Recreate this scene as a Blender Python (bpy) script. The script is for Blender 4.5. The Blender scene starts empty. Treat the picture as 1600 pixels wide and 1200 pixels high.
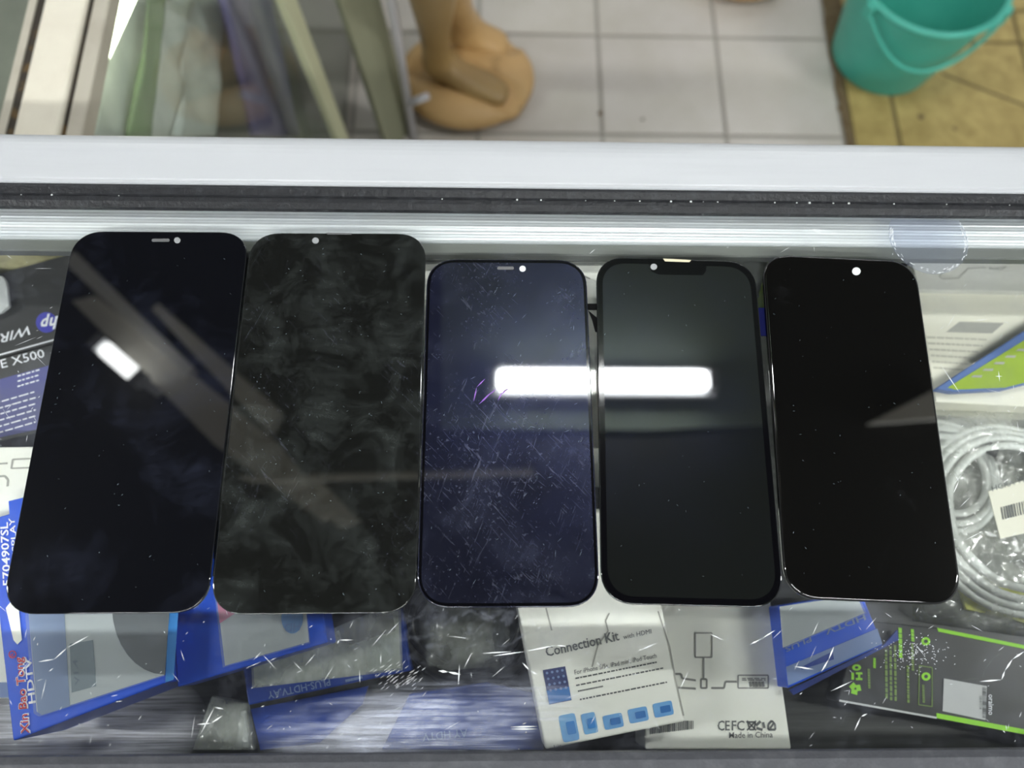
import bpy, bmesh, math, random
from mathutils import Vector as V, Matrix, noise as mnoise
random.seed(7)
S = bpy.context.scene
COL = S.collection

# ------------------------------------------------------------------ camera
CH, FPX = 0.29759, 1206.96                       # height above the counter top, focal length in pixels
PITCH, ROLL, YAW = (math.radians(a) for a in (18.58044, 4.63733, -4.61761))
CAM = V((0, 0, 1.0 + CH))
_f = V((0, math.sin(PITCH), -math.cos(PITCH)))
_u0 = V((0, math.cos(PITCH), math.sin(PITCH)))
_x0 = V((1, 0, 0))
_x = _x0 * math.cos(ROLL) + _u0 * math.sin(ROLL)
_u = _u0 * math.cos(ROLL) - _x0 * math.sin(ROLL)
_R = Matrix.Rotation(YAW, 3, 'Z')
FX, FU, FF = _R @ _x, _R @ _u, _R @ _f
cd = bpy.data.cameras.new('camera'); cam = bpy.data.objects.new('camera', cd); COL.objects.link(cam)
cam.matrix_world = Matrix((
    (FX.x, FU.x, -FF.x, CAM.x), (FX.y, FU.y, -FF.y, CAM.y), (FX.z, FU.z, -FF.z, CAM.z), (0, 0, 0, 1)))
cd.sensor_width = 36; cd.lens = FPX * 36 / 1600; cd.clip_start = 0.01
cd.dof.use_dof = True; cd.dof.focus_distance = 0.315; cd.dof.aperture_fstop = 7.5
S.camera = cam

# ------------------------------------------------------------------ world and exposure
w = bpy.data.worlds.new('shop_daylight'); S.world = w; w.use_nodes = True
w.node_tree.nodes['Background'].inputs[0].default_value = (0.93, 0.97, 1.0, 1)
w.node_tree.nodes['Background'].inputs[1].default_value = 0.42
S.view_settings.view_transform = 'Standard'; S.view_settings.look = 'None'
S.view_settings.gamma = 1; S.view_settings.use_curve_mapping = False
S.view_settings.exposure = 0.50
MAIN_LAMP, SHORT_LAMP, SHOP_FILL, SIDE_FILL, REAR_LAMP = 74.0, 14.0, 30.0, 120.0, 80.0

def ray(u, v): return FF + FX * ((u - 800) / FPX) - FU * ((v - 600) / FPX)
def at(u, v, z):                                  # the point at height z that the photo shows at (u, v)
    d = ray(u, v); return CAM + d * ((z - CAM.z) / d.z)
def at_x(u, v, x):
    d = ray(u, v); return CAM + d * ((x - CAM.x) / d.x)
def on(u, v, pl, off=0.0):                        # on a plane (point, normal)
    d = ray(u, v); p, n = pl
    return CAM + d * ((p - CAM).dot(n) / d.dot(n)) + n * off
def plane3(a, b, c):
    n = (b - a).cross(c - a).normalized()
    return (a, n if n.z > 0 else -n)

# ------------------------------------------------------------------ materials
def lin(c):
    return tuple((x / 255 / 12.92 if x / 255 <= .04045 else ((x / 255 + .055) / 1.055) ** 2.4) for x in c) + (1,)
def mat(name, rgb, rough=.5, metal=0., spec=.5, noise=None, bump=None, coat=0.):
    m = bpy.data.materials.new(name); m.use_nodes = True
    nt = m.node_tree; b = nt.nodes['Principled BSDF']; c = lin(rgb)
    b.inputs['Base Color'].default_value = c; b.inputs['Roughness'].default_value = rough
    b.inputs['Metallic'].default_value = metal; b.inputs['Specular IOR Level'].default_value = spec
    b.inputs['Coat Weight'].default_value = coat
    if noise or bump:
        tc = nt.nodes.new('ShaderNodeTexCoord')
    if noise:                                     # (scale xyz or number, second colour, contrast low, high)
        sc, c2, lo, hi = noise
        mp = nt.nodes.new('ShaderNodeMapping'); nz = nt.nodes.new('ShaderNodeTexNoise'); cr = nt.nodes.new('ShaderNodeValToRGB')
        mp.inputs['Scale'].default_value = sc if isinstance(sc, tuple) else (sc,) * 3
        nz.inputs['Scale'].default_value = 1; nz.inputs['Detail'].default_value = 6; nz.inputs['Roughness'].default_value = .62
        cr.color_ramp.elements[0].position = lo; cr.color_ramp.elements[1].position = hi
        cr.color_ramp.elements[0].color = c; cr.color_ramp.elements[1].color = lin(c2)
        nt.links.new(tc.outputs['Object'], mp.inputs[0]); nt.links.new(mp.outputs[0], nz.inputs['Vector'])
        nt.links.new(nz.outputs[0], cr.inputs[0]); nt.links.new(cr.outputs[0], b.inputs['Base Color'])
    if bump:
        sc, st = bump
        mp = nt.nodes.new('ShaderNodeMapping'); nz = nt.nodes.new('ShaderNodeTexNoise'); bp = nt.nodes.new('ShaderNodeBump')
        mp.inputs['Scale'].default_value = sc if isinstance(sc, tuple) else (sc,) * 3
        nz.inputs['Scale'].default_value = 1; nz.inputs['Detail'].default_value = 4
        bp.inputs['Strength'].default_value = st; bp.inputs['Distance'].default_value = .002
        nt.links.new(tc.outputs['Object'], mp.inputs[0]); nt.links.new(mp.outputs[0], nz.inputs['Vector'])
        nt.links.new(nz.outputs[0], bp.inputs['Height']); nt.links.new(bp.outputs[0], b.inputs['Normal'])
    return m

class NT:                                         # small node-building helper
    def __init__(s, name):
        s.m = bpy.data.materials.new(name); s.m.use_nodes = True; s.t = s.m.node_tree; s.t.nodes.clear()
        s.out = s.n('ShaderNodeOutputMaterial'); s.tc = s.n('ShaderNodeTexCoord')
    def n(s, t, **k):
        x = s.t.nodes.new(t)
        for a, b in k.items(): setattr(x, a, b)
        return x
    def l(s, a, b): s.t.links.new(a, b)
    def math(s, op, a, b=None, clamp=False):
        x = s.n('ShaderNodeMath', operation=op, use_clamp=clamp)
        for i, q in enumerate((a, b)):
            if q is None: continue
            if hasattr(q, 'is_linked'): s.l(q, x.inputs[i])
            else: x.inputs[i].default_value = q
        return x.outputs[0]
    def noise(s, scale, lo, hi, detail=6, rough=.6, rot=0., dist=0., loc=(0, 0, 0)):
        mp = s.n('ShaderNodeMapping'); nz = s.n('ShaderNodeTexNoise'); mr = s.n('ShaderNodeMapRange')
        mp.vector_type = 'TEXTURE'; mp.inputs['Scale'].default_value = tuple(1 / q for q in (scale if isinstance(scale, tuple) else (scale,) * 3))
        mp.inputs['Rotation'].default_value = (0, 0, rot); mp.inputs['Location'].default_value = tuple(-q * .1 for q in loc)
        nz.inputs['Scale'].default_value = 1; nz.inputs['Detail'].default_value = detail
        nz.inputs['Roughness'].default_value = rough; nz.inputs['Distortion'].default_value = dist
        mr.inputs[1].default_value = lo; mr.inputs[2].default_value = hi
        s.l(s.tc.outputs['Object'], mp.inputs[0]); s.l(mp.outputs[0], nz.inputs['Vector']); s.l(nz.outputs[0], mr.inputs[0])
        return mr.outputs[0]
    def blob(s, cx, cy, rx, ry):                  # soft patch around a spot: 1 at the middle, 0 outside
        mp = s.n('ShaderNodeVectorMath', operation='SUBTRACT'); mp.inputs[1].default_value = (cx, cy, 0)
        sc = s.n('ShaderNodeVectorMath', operation='MULTIPLY'); sc.inputs[1].default_value = (1 / rx, 1 / ry, 0)
        ln = s.n('ShaderNodeVectorMath', operation='LENGTH'); mr = s.n('ShaderNodeMapRange')
        mr.inputs[1].default_value = 1; mr.inputs[2].default_value = .35
        s.l(s.tc.outputs['Object'], mp.inputs[0]); s.l(mp.outputs[0], sc.inputs[0]); s.l(sc.outputs[0], ln.inputs[0])
        s.l(ln.outputs['Value'], mr.inputs[0]); return mr.outputs[0]

def clear(name, tint=(1, 1, 1), refl=.04, rough=.02, haze=0., haze_rgb=(230, 232, 230), crumple=0., haze_mask=None):
    k = NT(name)
    tr = k.n('ShaderNodeBsdfTransparent'); tr.inputs[0].default_value = tint + (1,)
    gl = k.n('ShaderNodeBsdfAnisotropic'); gl.inputs['Roughness'].default_value = rough
    lw = k.n('ShaderNodeLayerWeight'); lw.inputs['Blend'].default_value = .5
    p5 = k.math('POWER', lw.outputs['Facing'], 5.0)
    fac = k.math('ADD', k.math('MULTIPLY', p5, .85), refl, True)
    mx = k.n('ShaderNodeMixShader'); k.l(fac, mx.inputs[0]); k.l(tr.outputs[0], mx.inputs[1]); k.l(gl.outputs[0], mx.inputs[2])
    last = mx.outputs[0]
    if haze or haze_mask:
        df = k.n('ShaderNodeBsdfDiffuse'); df.inputs[0].default_value = lin(haze_rgb)
        m2 = k.n('ShaderNodeMixShader')
        if haze_mask: k.l(haze_mask(k), m2.inputs[0])
        elif crumple: k.l(k.math('MULTIPLY', k.noise((40, 25, 40), .35, .75), haze * 1.4), m2.inputs[0])
        else: m2.inputs[0].default_value = haze
        k.l(last, m2.inputs[1]); k.l(df.outputs[0], m2.inputs[2]); last = m2.outputs[0]
    if crumple:
        nz = k.n('ShaderNodeTexNoise'); nz.inputs['Scale'].default_value = 45; nz.inputs['Detail'].default_value = 2
        nz.inputs['Distortion'].default_value = 1.5
        bp = k.n('ShaderNodeBump'); bp.inputs['Strength'].default_value = crumple; bp.inputs['Distance'].default_value = .01
        k.l(k.tc.outputs['Object'], nz.inputs['Vector']); k.l(nz.outputs[0], bp.inputs['Height']); k.l(bp.outputs[0], gl.inputs['Normal'])
    k.l(last, k.out.inputs[0]); return k.m

def lamp_mat(name, rgb, strength):
    k = NT(name); e = k.n('ShaderNodeEmission'); e.inputs[0].default_value = rgb + (1,); e.inputs[1].default_value = strength
    k.l(e.outputs[0], k.out.inputs[0]); return k.m

def screen_mat(name, tint, smudge_rgb, smudge=.5, lo=.48, hi=.78, scale=28, seed=0., scratch=0., glow=0., rough=.02, ior=1.72):
    k = NT(name); b = k.n('ShaderNodeBsdfPrincipled')
    b.inputs['Roughness'].default_value = rough; b.inputs['IOR'].default_value = ior
    m1 = k.noise(scale, lo, hi, 8, .68, .3, .6, (seed, seed * 2, 0))             # hand smudges
    fine = k.noise((220, 60, 1), .38, .72, 5, .7, .5 + seed, .6, (seed, 0, 0))     # wiping streaks inside them
    sm = k.math('MULTIPLY', k.math('MULTIPLY', m1, k.math('ADD', k.math('MULTIPLY', fine, .7), .3)), smudge, True)
    mc = k.n('ShaderNodeMix', data_type='RGBA'); k.l(sm, mc.inputs[0])
    mc.inputs[6].default_value = lin(tint); mc.inputs[7].default_value = lin(smudge_rgb)
    col = mc.outputs[2]
    if scratch:
        a1 = k.noise((620, 70, 1), .60, .74, 4, .6, .75, 1.6, (seed, 3, 0)); a2 = k.noise((580, 60, 1), .61, .75, 4, .6, -.35, 2.0, (seed, 9, 0))
        a3 = k.noise(600, .62, .72, 2, .6)
        a = k.math('MULTIPLY', k.math('ADD', k.math('ADD', a1, a2), k.math('MULTIPLY', a3, .7)), k.math('MULTIPLY', k.noise(22, .42, .66, 3, .5, 0, .5, (4, seed, 0)), scratch), True)
        mc2 = k.n('ShaderNodeMix', data_type='RGBA'); k.l(a, mc2.inputs[0]); k.l(col, mc2.inputs[6]); mc2.inputs[7].default_value = lin((190, 195, 225)); col = mc2.outputs[2]
    k.l(col, b.inputs['Base Color'])
    last = b.outputs[0]
    if glow:                                       # finely scuffed glass scatters part of the lamp's reflection
        g = k.n('ShaderNodeBsdfAnisotropic'); g.inputs['Roughness'].default_value = .30; g.inputs[0].default_value = lin((150, 165, 255))
        mx = k.n('ShaderNodeMixShader'); k.l(k.math('MULTIPLY', k.math('ADD', k.noise(30, .3, .7, 6, .7), .35), glow), mx.inputs[0])
        k.l(last, mx.inputs[1]); k.l(g.outputs[0], mx.inputs[2]); last = mx.outputs[0]
    k.l(last, k.out.inputs[0]); return k.m

M = {}
M['white_paint'] = mat('white_paint', (188, 190, 194), .32, noise=((6, 90, 30), (181, 183, 187), .5, .8))
M['vinyl'] = mat('black_vinyl', (27, 28, 32), .42, noise=(160, (54, 56, 61), .52, .85), bump=(420, .35))
M['vinyl_smooth'] = mat('grey_vinyl', (66, 67, 73), .5, noise=(120, (92, 93, 98), .5, .85), bump=(420, .3))
M['alu'] = mat('brushed_aluminium', (242, 246, 249), .30, .40, noise=((3, 500, 30), (215, 222, 228), .42, .75))
def shelf_mat():
    k = NT('grey_shelf_painted_glare'); b = k.n('ShaderNodeBsdfPrincipled'); b.inputs['Roughness'].default_value = .4
    base = k.n('ShaderNodeMix', data_type='RGBA'); k.l(k.noise((14, 260, 20), .4, .72), base.inputs[0])
    base.inputs[6].default_value = lin((44, 46, 44)); base.inputs[7].default_value = lin((66, 68, 65))
    # glare painted into the colour as two pale patches, streaked along the shelf
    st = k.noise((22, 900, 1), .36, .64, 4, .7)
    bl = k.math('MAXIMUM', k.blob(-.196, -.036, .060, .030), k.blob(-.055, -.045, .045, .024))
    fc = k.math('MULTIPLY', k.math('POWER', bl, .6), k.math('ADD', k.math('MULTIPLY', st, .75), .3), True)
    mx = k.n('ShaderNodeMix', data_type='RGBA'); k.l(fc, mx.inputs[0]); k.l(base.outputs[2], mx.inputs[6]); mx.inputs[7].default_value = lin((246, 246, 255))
    k.l(mx.outputs[2], b.inputs['Base Color']); k.l(b.outputs[0], k.out.inputs[0]); return k.m
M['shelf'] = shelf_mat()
M['panel'] = mat('grey_laminate', (150, 152, 150), .4)
M['white_card'] = mat('white_card', (246, 246, 238), .45, noise=(30, (240, 241, 230), .4, .7))
M['cream_card'] = mat('cream_card', (226, 224, 208), .5)
M['blue_card'] = mat('blue_card', (38, 92, 220), .35, noise=(20, (30, 78, 205), .4, .7))
M['deep_blue_card'] = mat('deep_blue_card', (28, 62, 150), .4)
M['cyan_card'] = mat('cyan_card', (52, 130, 205), .35)
M['ink'] = mat('grey_ink', (98, 100, 100), .6); M['mid_ink'] = mat('mid_grey_ink', (136, 136, 132), .6)
M['pale_ink'] = mat('pale_grey_ink', (168, 168, 160), .6)
M['white_ink'] = mat('white_ink', (240, 242, 248), .5)
M['red_ink'] = mat('red_ink', (196, 40, 46), .5)
M['green_ink'] = mat('lime_ink', (150, 222, 40), .5)
M['dim_green_ink'] = mat('dim_lime_ink', (112, 140, 62), .5)
M['icon_blue'] = mat('icon_blue', (120, 178, 226), .4, noise=(60, (90, 150, 215), .4, .7))
M['pic_dark'] = mat('picture_navy', (48, 58, 108), .4)
M['pic_blue'] = mat('picture_blue', (42, 112, 184), .4)
M['black_card'] = mat('black_card', (38, 40, 38), .38, noise=(60, (45, 47, 45), .4, .7))
M['charcoal_card'] = mat('charcoal_card', (58, 59, 58), .36, noise=(9, (72, 72, 72), .4, .7))
M['purple_print'] = mat('violet_print', (78, 80, 150), .4, noise=((8, 22, 8), (96, 98, 132), .4, .7))
M['grey_plastic'] = mat('grey_plastic', (206, 209, 208), .4)
M['slate_plastic'] = mat('slate_plastic', (120, 142, 188), .4)
M['dark_plastic'] = mat('dark_plastic', (50, 50, 46), .4)
M['label_grey'] = mat('label_grey', (118, 132, 140), .5)
M['pink'] = mat('pink_print', (214, 92, 134), .5)
M['cable_white'] = mat('white_cable', (232, 234, 232), .35)
M['cable_black'] = mat('black_cable', (30, 31, 32), .4)
M['film'] = clear('clear_film', (.97, .98, .97), .08, .14, .40, (236, 238, 230), crumple=.6)
M['foggy_film'] = clear('foggy_film', (.95, .97, .95), .06, .2, .46, (214, 218, 210), crumple=.6)
M['window'] = clear('clear_window', (.97, .98, .98), .05, .08, .10, (215, 225, 235))
M['pane'] = clear('cabinet_glass', (.95, .975, .955), .04, .01)
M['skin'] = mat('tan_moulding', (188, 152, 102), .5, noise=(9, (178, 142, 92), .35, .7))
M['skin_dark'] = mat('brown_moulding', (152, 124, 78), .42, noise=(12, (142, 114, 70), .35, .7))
M['teal'] = mat('teal_plastic', (74, 172, 154), .4, noise=(14, (62, 160, 142), .35, .7))
M['cream_paint'] = mat('cream_paint', (222, 216, 200), .4, noise=(14, (206, 198, 182), .4, .75))
M['greige_paint'] = mat('greige_paint', (176, 170, 156), .5, noise=(25, (160, 152, 138), .45, .75))
M['cabinet_grey'] = mat('cabinet_grey', (140, 139, 130), .6, noise=(8, (118, 117, 110), .4, .7))
M['rust'] = mat('rusty_seam', (44, 38, 30), .8, noise=(90, (92, 72, 40), .52, .66))
M['plank_pale'] = mat('pale_plank', (190, 190, 158), .5)
M['plank_grey'] = mat('grey_green_plank', (140, 140, 116), .5, noise=((30, 30, 4), (128, 128, 106), .4, .7))
M['silver'] = mat('silver_metal', (206, 203, 208), .35, .2)
M['violet_reflection'] = mat('violet_reflection', (120, 112, 150), .5, noise=(7, (84, 78, 130), .4, .65))
M['bag_white'] = mat('white_plastic_bag', (208, 212, 208), .4, noise=((10, 14, 5), (166, 174, 168), .4, .7))
M['bag_green'] = mat('green_stripe', (122, 144, 104), .4, noise=((10, 14, 5), (106, 128, 92), .4, .7))
M['bright_sheet'] = mat('pale_lime_sheet', (244, 250, 214), .6)
M['tile'] = mat('white_floor_tile', (196, 189, 183), .28, noise=(7, (184, 177, 167), .35, .7))
M['grout'] = mat('grey_grout', (154, 148, 140), .8)
M['yellow_tile'] = mat('ochre_tile', (176, 156, 98), .45, noise=(26, (142, 122, 70), .38, .72))
M['dark_grout'] = mat('dark_grout', (104, 90, 58), .85)
M['dirt'] = mat('brown_dirt', (92, 74, 48), .9, noise=(60, (120, 104, 78), .4, .7))
M['ceiling'] = mat('dim_ceiling', (46, 46, 44), .7)
M['beam_grey'] = mat('grey_beam', (226, 222, 210), .6); M['lit_ceiling'] = mat('lamp_lit_ceiling', (130, 142, 130), .6)
M['beam'] = mat('painted_beam', (240, 238, 230), .6)
M['lime_bag'] = mat('lime_print', (150, 176, 52), .4, noise=(12, (122, 148, 36), .4, .7))
M['steel_blue'] = mat('steel_blue_card', (84, 112, 168), .4)
M['yellow_card'] = mat('yellow_card', (216, 216, 70), .45)
M['beige_wrap'] = mat('beige_wrap', (176, 170, 128), .5, noise=(40, (120, 118, 90), .4, .7), bump=(60, .8))
M['green_wrap'] = mat('green_wrap', (96, 150, 74), .4, noise=(60, (190, 206, 180), .5, .7), bump=(60, .8))
M['grey_wrap'] = mat('grey_wrap', (120, 122, 116), .35, noise=(50, (84, 88, 80), .4, .7), bump=(60, .8))
M['hole'] = mat('clear_window_disc', (214, 216, 216), .35)
M['hole_grey'] = mat('grey_window_disc', (150, 152, 154), .35)
M['slot'] = mat('mesh_slot', (96, 96, 98), .5)
M['gold_slot'] = mat('brass_slot', (196, 186, 160), .35, .5)
M['scratch'] = mat('white_scratch', (235, 238, 240), .5)
M['flex'] = mat('flex_ribbon', (14, 14, 15), .8, spec=.08)
M['dark_mask'] = mat('black_mask', (6, 6, 9), .06, spec=.35)
M['frame_dark'] = mat('black_bezel', (8, 8, 9), .12)

# ------------------------------------------------------------------ mesh helpers
def tag(o, label=None, cat=None, group=None, kind=None):
    for k, v in (('label', label), ('category', cat), ('group', group), ('kind', kind)):
        if v: o[k] = v
    return o
def obj(name, bm, m, parent=None, smooth=False, bevel=0.):
    bmesh.ops.recalc_face_normals(bm, faces=bm.faces)
    me = bpy.data.meshes.new(name); bm.to_mesh(me); bm.free()
    for x in (m if isinstance(m, (list, tuple)) else [m]): me.materials.append(M[x] if isinstance(x, str) else x)
    if smooth:
        for p in me.polygons: p.use_smooth = True
    o = bpy.data.objects.new(name, me); COL.objects.link(o)
    if parent:
        o.parent = parent
        o.matrix_parent_inverse = Matrix.Translation(-parent.location) if parent.location.length else Matrix()
    if bevel:
        b = o.modifiers.new('bevel', 'BEVEL'); b.width = bevel; b.segments = 3; b.limit_method = 'ANGLE'
    return o
def thing(name, loc, label, cat, group=None, kind=None):
    o = bpy.data.objects.new(name, None); o.empty_display_size = .01; COL.objects.link(o); o.location = loc
    return tag(o, label, cat, group, kind)
def box(bm, x0, x1, y0, y1, z0, z1, mi=0):
    vs = [bm.verts.new(p) for p in ((x0, y0, z0), (x1, y0, z0), (x1, y1, z0), (x0, y1, z0), (x0, y0, z1), (x1, y0, z1), (x1, y1, z1), (x0, y1, z1))]
    for f in ((0, 3, 2, 1), (4, 5, 6, 7), (0, 1, 5, 4), (1, 2, 6, 5), (2, 3, 7, 6), (3, 0, 4, 7)):
        bm.faces.new([vs[i] for i in f]).material_index = mi
def hull(bm, top, bot):                           # prism between two polygons
    a = [bm.verts.new(p) for p in top]; b = [bm.verts.new(p) for p in bot]; n = len(a)
    bm.faces.new(a); bm.faces.new(b[::-1])
    for i in range(n): bm.faces.new((a[i], b[i], b[(i + 1) % n], a[(i + 1) % n]))
def extrude_x(bm, prof, x0, x1):
    hull(bm, [(x0, y, z) for y, z in prof], [(x1, y, z) for y, z in prof])
def tube(bm, pts, r, seg=10, closed=False):
    pts = [V(p) for p in pts]; rings = []; n = len(pts)
    ref = V((0.13, .2, 1)).normalized()
    for i, p in enumerate(pts):
        t = ((pts[(i + 1) % n] if closed or i < n - 1 else p) - (pts[i - 1] if closed or i > 0 else p)).normalized()
        a = t.cross(ref)
        if a.length < .05: a = t.cross(V((1, 0, 0)))
        a.normalize(); b = t.cross(a); rr = r[i] if isinstance(r, (list, tuple)) else r
        rings.append([bm.verts.new(p + a * rr * math.cos(2 * math.pi * k / seg) + b * rr * math.sin(2 * math.pi * k / seg)) for k in range(seg)])
    for i in range(n if closed else n - 1):
        A, B = rings[i], rings[(i + 1) % n]
        for k in range(seg): bm.faces.new((A[k], A[(k + 1) % seg], B[(k + 1) % seg], B[k]))
    if not closed: bm.faces.new(rings[0][::-1]); bm.faces.new(rings[-1])
def lathe(bm, prof, c, seg=64):
    rings = [[bm.verts.new((c[0] + r * math.cos(2 * math.pi * k / seg), c[1] + r * math.sin(2 * math.pi * k / seg), c[2] + z)) for k in range(seg)] for r, z in prof]
    for A, B in zip(rings, rings[1:]):
        for k in range(seg): bm.faces.new((A[k], A[(k + 1) % seg], B[(k + 1) % seg], B[k]))
    bm.faces.new(rings[0][::-1]); bm.faces.new(rings[-1])
def rrect(wd, ln, r, seg=10, p=2.3):              # rounded rectangle with slightly continuous corners
    out = []
    for cx, cy, a0 in ((wd / 2 - r, ln / 2 - r, 0), (-wd / 2 + r, ln / 2 - r, 90), (-wd / 2 + r, -ln / 2 + r, 180), (wd / 2 - r, -ln / 2 + r, 270)):
        for i in range(seg + 1):
            a = math.radians(a0 + 90 * i / seg); c, s = math.cos(a), math.sin(a)
            out.append((cx + r * math.copysign(abs(c) ** (2 / p), c), cy + r * math.copysign(abs(s) ** (2 / p), s)))
    return out

# flat printing on a face: everything is given in photo pixels on that face's plane
def pr_poly(bm, pts, pl, off=.0003, th=.0002):
    top = [on(u, v, pl, off) for u, v in pts]
    hull(bm, top, [p - pl[1] * th for p in top])
def pr_line(bm, pts, pl, wd=.0006, off=.0003):
    P = [on(u, v, pl, off) for u, v in pts]; n = pl[1]
    for a, b in zip(P, P[1:]):
        d = b - a
        if d.length < 1e-6: continue
        s = n.cross(d.normalized()) * wd / 2; q = [a - s, b - s, b + s, a + s]
        hull(bm, q, [p - n * .00015 for p in q])
def pr_round(bm, c, rx, ry, pl, ang=0, n=24, off=.0003, ring=0.):
    ca, sa = math.cos(ang), math.sin(ang)
    P = lambda k, f: (c[0] + f * rx * math.cos(k) * ca - f * ry * math.sin(k) * sa, c[1] + f * rx * math.cos(k) * sa + f * ry * math.sin(k) * ca)
    if not ring: pr_poly(bm, [P(2 * math.pi * i / n, 1) for i in range(n)], pl, off); return
    for i in range(n):
        a, b = 2 * math.pi * i / n, 2 * math.pi * (i + 1) / n
        pr_poly(bm, [P(a, 1), P(b, 1), P(b, ring), P(a, ring)], pl, off)
_tx = {}
def text_geo(s, bold=0.):
    key = (s, bold)
    if key not in _tx:
        def get(t):
            c = bpy.data.curves.new('lettering', 'FONT'); c.body = t; c.resolution_u = 2; c.offset = bold
            o = bpy.data.objects.new('lettering', c); COL.objects.link(o)
            me = bpy.data.meshes.new_from_object(o.evaluated_get(bpy.context.evaluated_depsgraph_get()))
            vs = [v.co.copy() for v in me.vertices]; fs = [tuple(p.vertices) for p in me.polygons]
            bpy.data.objects.remove(o); bpy.data.curves.remove(c); bpy.data.meshes.remove(me)
            return vs, fs
        vs, fs = get(s)
        x0 = min(v.x for v in vs); x1 = max(v.x for v in vs)
        _tx[key] = ([((v.x - x0) / (x1 - x0), v.y / .692) for v in vs], fs)
    return _tx[key]
def pr_text(bm, s, A, B, C, pl, bold=.0, off=.00035):   # baseline start, baseline end, top of the first capital
    vs, fs = text_geo(s, bold); a = on(*A, pl, off); e = on(*B, pl, off) - a; h = on(*C, pl, off) - a
    bv = [bm.verts.new(a + e * x + h * y) for x, y in vs]
    for f in fs:
        try: bm.faces.new([bv[i] for i in f])
        except ValueError: pass
def pr_dashes(bm, A, B, pl, wd, lo=.03, hi=.09, gap=.018):  # a line of print too small to read
    t = 0.
    while t < 1:
        e = min(1, t + random.uniform(lo, hi))
        pr_line(bm, [(A[0] + (B[0] - A[0]) * q, A[1] + (B[1] - A[1]) * q) for q in (t, e)], pl, wd)
        t = e + gap
def slab(name, px, z, zb, m, parent=None, bevel=.0006):   # a flat box: corners in the photo at height z (or one z per corner), down to zb
    zb = max(zb, SH + .0003); zs = z if isinstance(z, (list, tuple)) else [z] * len(px)
    top = [at(u, v, q) for (u, v), q in zip(px, zs)]
    bm = bmesh.new(); hull(bm, top, [V((p.x, p.y, zb)) for p in top])
    return obj(name, bm, m, parent, bevel=bevel), plane3(*top[:3])
def root_of(px, z):
    c = sum((at(u, v, z) for u, v in px), V()) / len(px); return c

# ------------------------------------------------------------------ the room: floor, ceiling, beams
def build_floor():
    bm = bmesh.new()
    box(bm, -3.5, .709, -2.5, 4, -.05, -.0025, 1); box(bm, .709, 3.5, -2.5, 4, -.05, -.0025, 3)
    g = .0042
    def tile(x0, x1, y0, y1, mi):
        box(bm, x0 + g, x1 - g, y0 + g, y1 - g, -.004, 0, mi)
    PX, PY, X0, Y0 = .2485, .245, .2175, .960
    for i in range(-15, 2):
        for j in range(-13, 12):
            x0 = X0 + i * PX; tile(x0, min(x0 + PX, .704), Y0 + j * PY, Y0 + (j + 1) * PY, 0)
    xs = [.724, .8175] + [.8175 + .30 * k for k in range(1, 9)]
    ys = [-2.4 + .3 * k for k in range(0, 11)] + [.90, 1.204, 1.29, 1.6, 1.9, 2.2, 2.5]
    ys = sorted(y for y in ys if y <= .61 or y >= .9)
    for a, b in zip(xs, xs[1:]):
        for c, d in zip(ys, ys[1:]): tile(a, b, c, d, 2)
    def flat(pts, z, mi):
        bm.faces.new([bm.verts.new((x, y, z)) for x, y in pts]).material_index = mi
    flat([(.932, 1.125), (.934, 1.1175), (1.093, 1.040), (1.20, .985), (1.20, .99), (1.094, 1.047)], .0006, 3)   # crack in the ochre tile
    rnd = random.Random(3); L, R = [], []
    for k in range(60):
        y = -.2 + k * .04; L.append((.7045 + rnd.uniform(-.005, .004), y)); R.append((.7235 + rnd.uniform(-.006, .007) + (.03 if y > 1.19 else 0), y))
    for k in range(59): flat([L[k], R[k], R[k + 1], L[k + 1]], .0008, 4)
    for x, y, r in ((.215, 1.01, .006), (.87, 1.012, .007), (.935, .985, .005), (.705, 1.03, .007), (.30, .997, .004)):
        flat([(x + r * math.cos(k) * rnd.uniform(.7, 1.1), y + r * math.sin(k)) for k in (0, .8, 1.6, 2.4, 3.2, 4, 4.8, 5.6)], .001, 4)
    tag(obj('floor', bm, ['tile', 'grout', 'yellow_tile', 'dark_grout', 'dirt']), kind='structure')
build_floor()
CZ = 2.66
bm = bmesh.new(); box(bm, -3.5, 3.5, -2.5, 4, CZ, CZ + .05); tag(obj('ceiling', bm, 'ceiling'), kind='structure')
def mir(u, v, z):                                 # the spot overhead that the photo shows mirrored in the glass at (u, v)
    d = ray(u, v); p = at(u, v, 1.0); e = V((d.x, d.y, -d.z)); return p + e * ((z - 1.0) / e.z)
def fascia(n, px, drop=.03, ht=.03, m='beam'):
    P = [mir(u, v, CZ - drop) for u, v in px]; bm = bmesh.new()
    hull(bm, P, [p + V((0, 0, ht)) for p in P]); return tag(obj(n, bm, m), kind='structure')
def beam(n, a, b, wd, ht=.05, z=CZ, m='beam'):
    a, b = V(a), V(b); d = (b - a).normalized(); s = V((-d.y, d.x)) * wd / 2
    q = [a - s, b - s, b + s, a + s]; bm = bmesh.new()
    hull(bm, [(p.x, p.y, z) for p in q], [(p.x, p.y, z - ht) for p in q])
    return tag(obj(n, bm, m), kind='structure')
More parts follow.
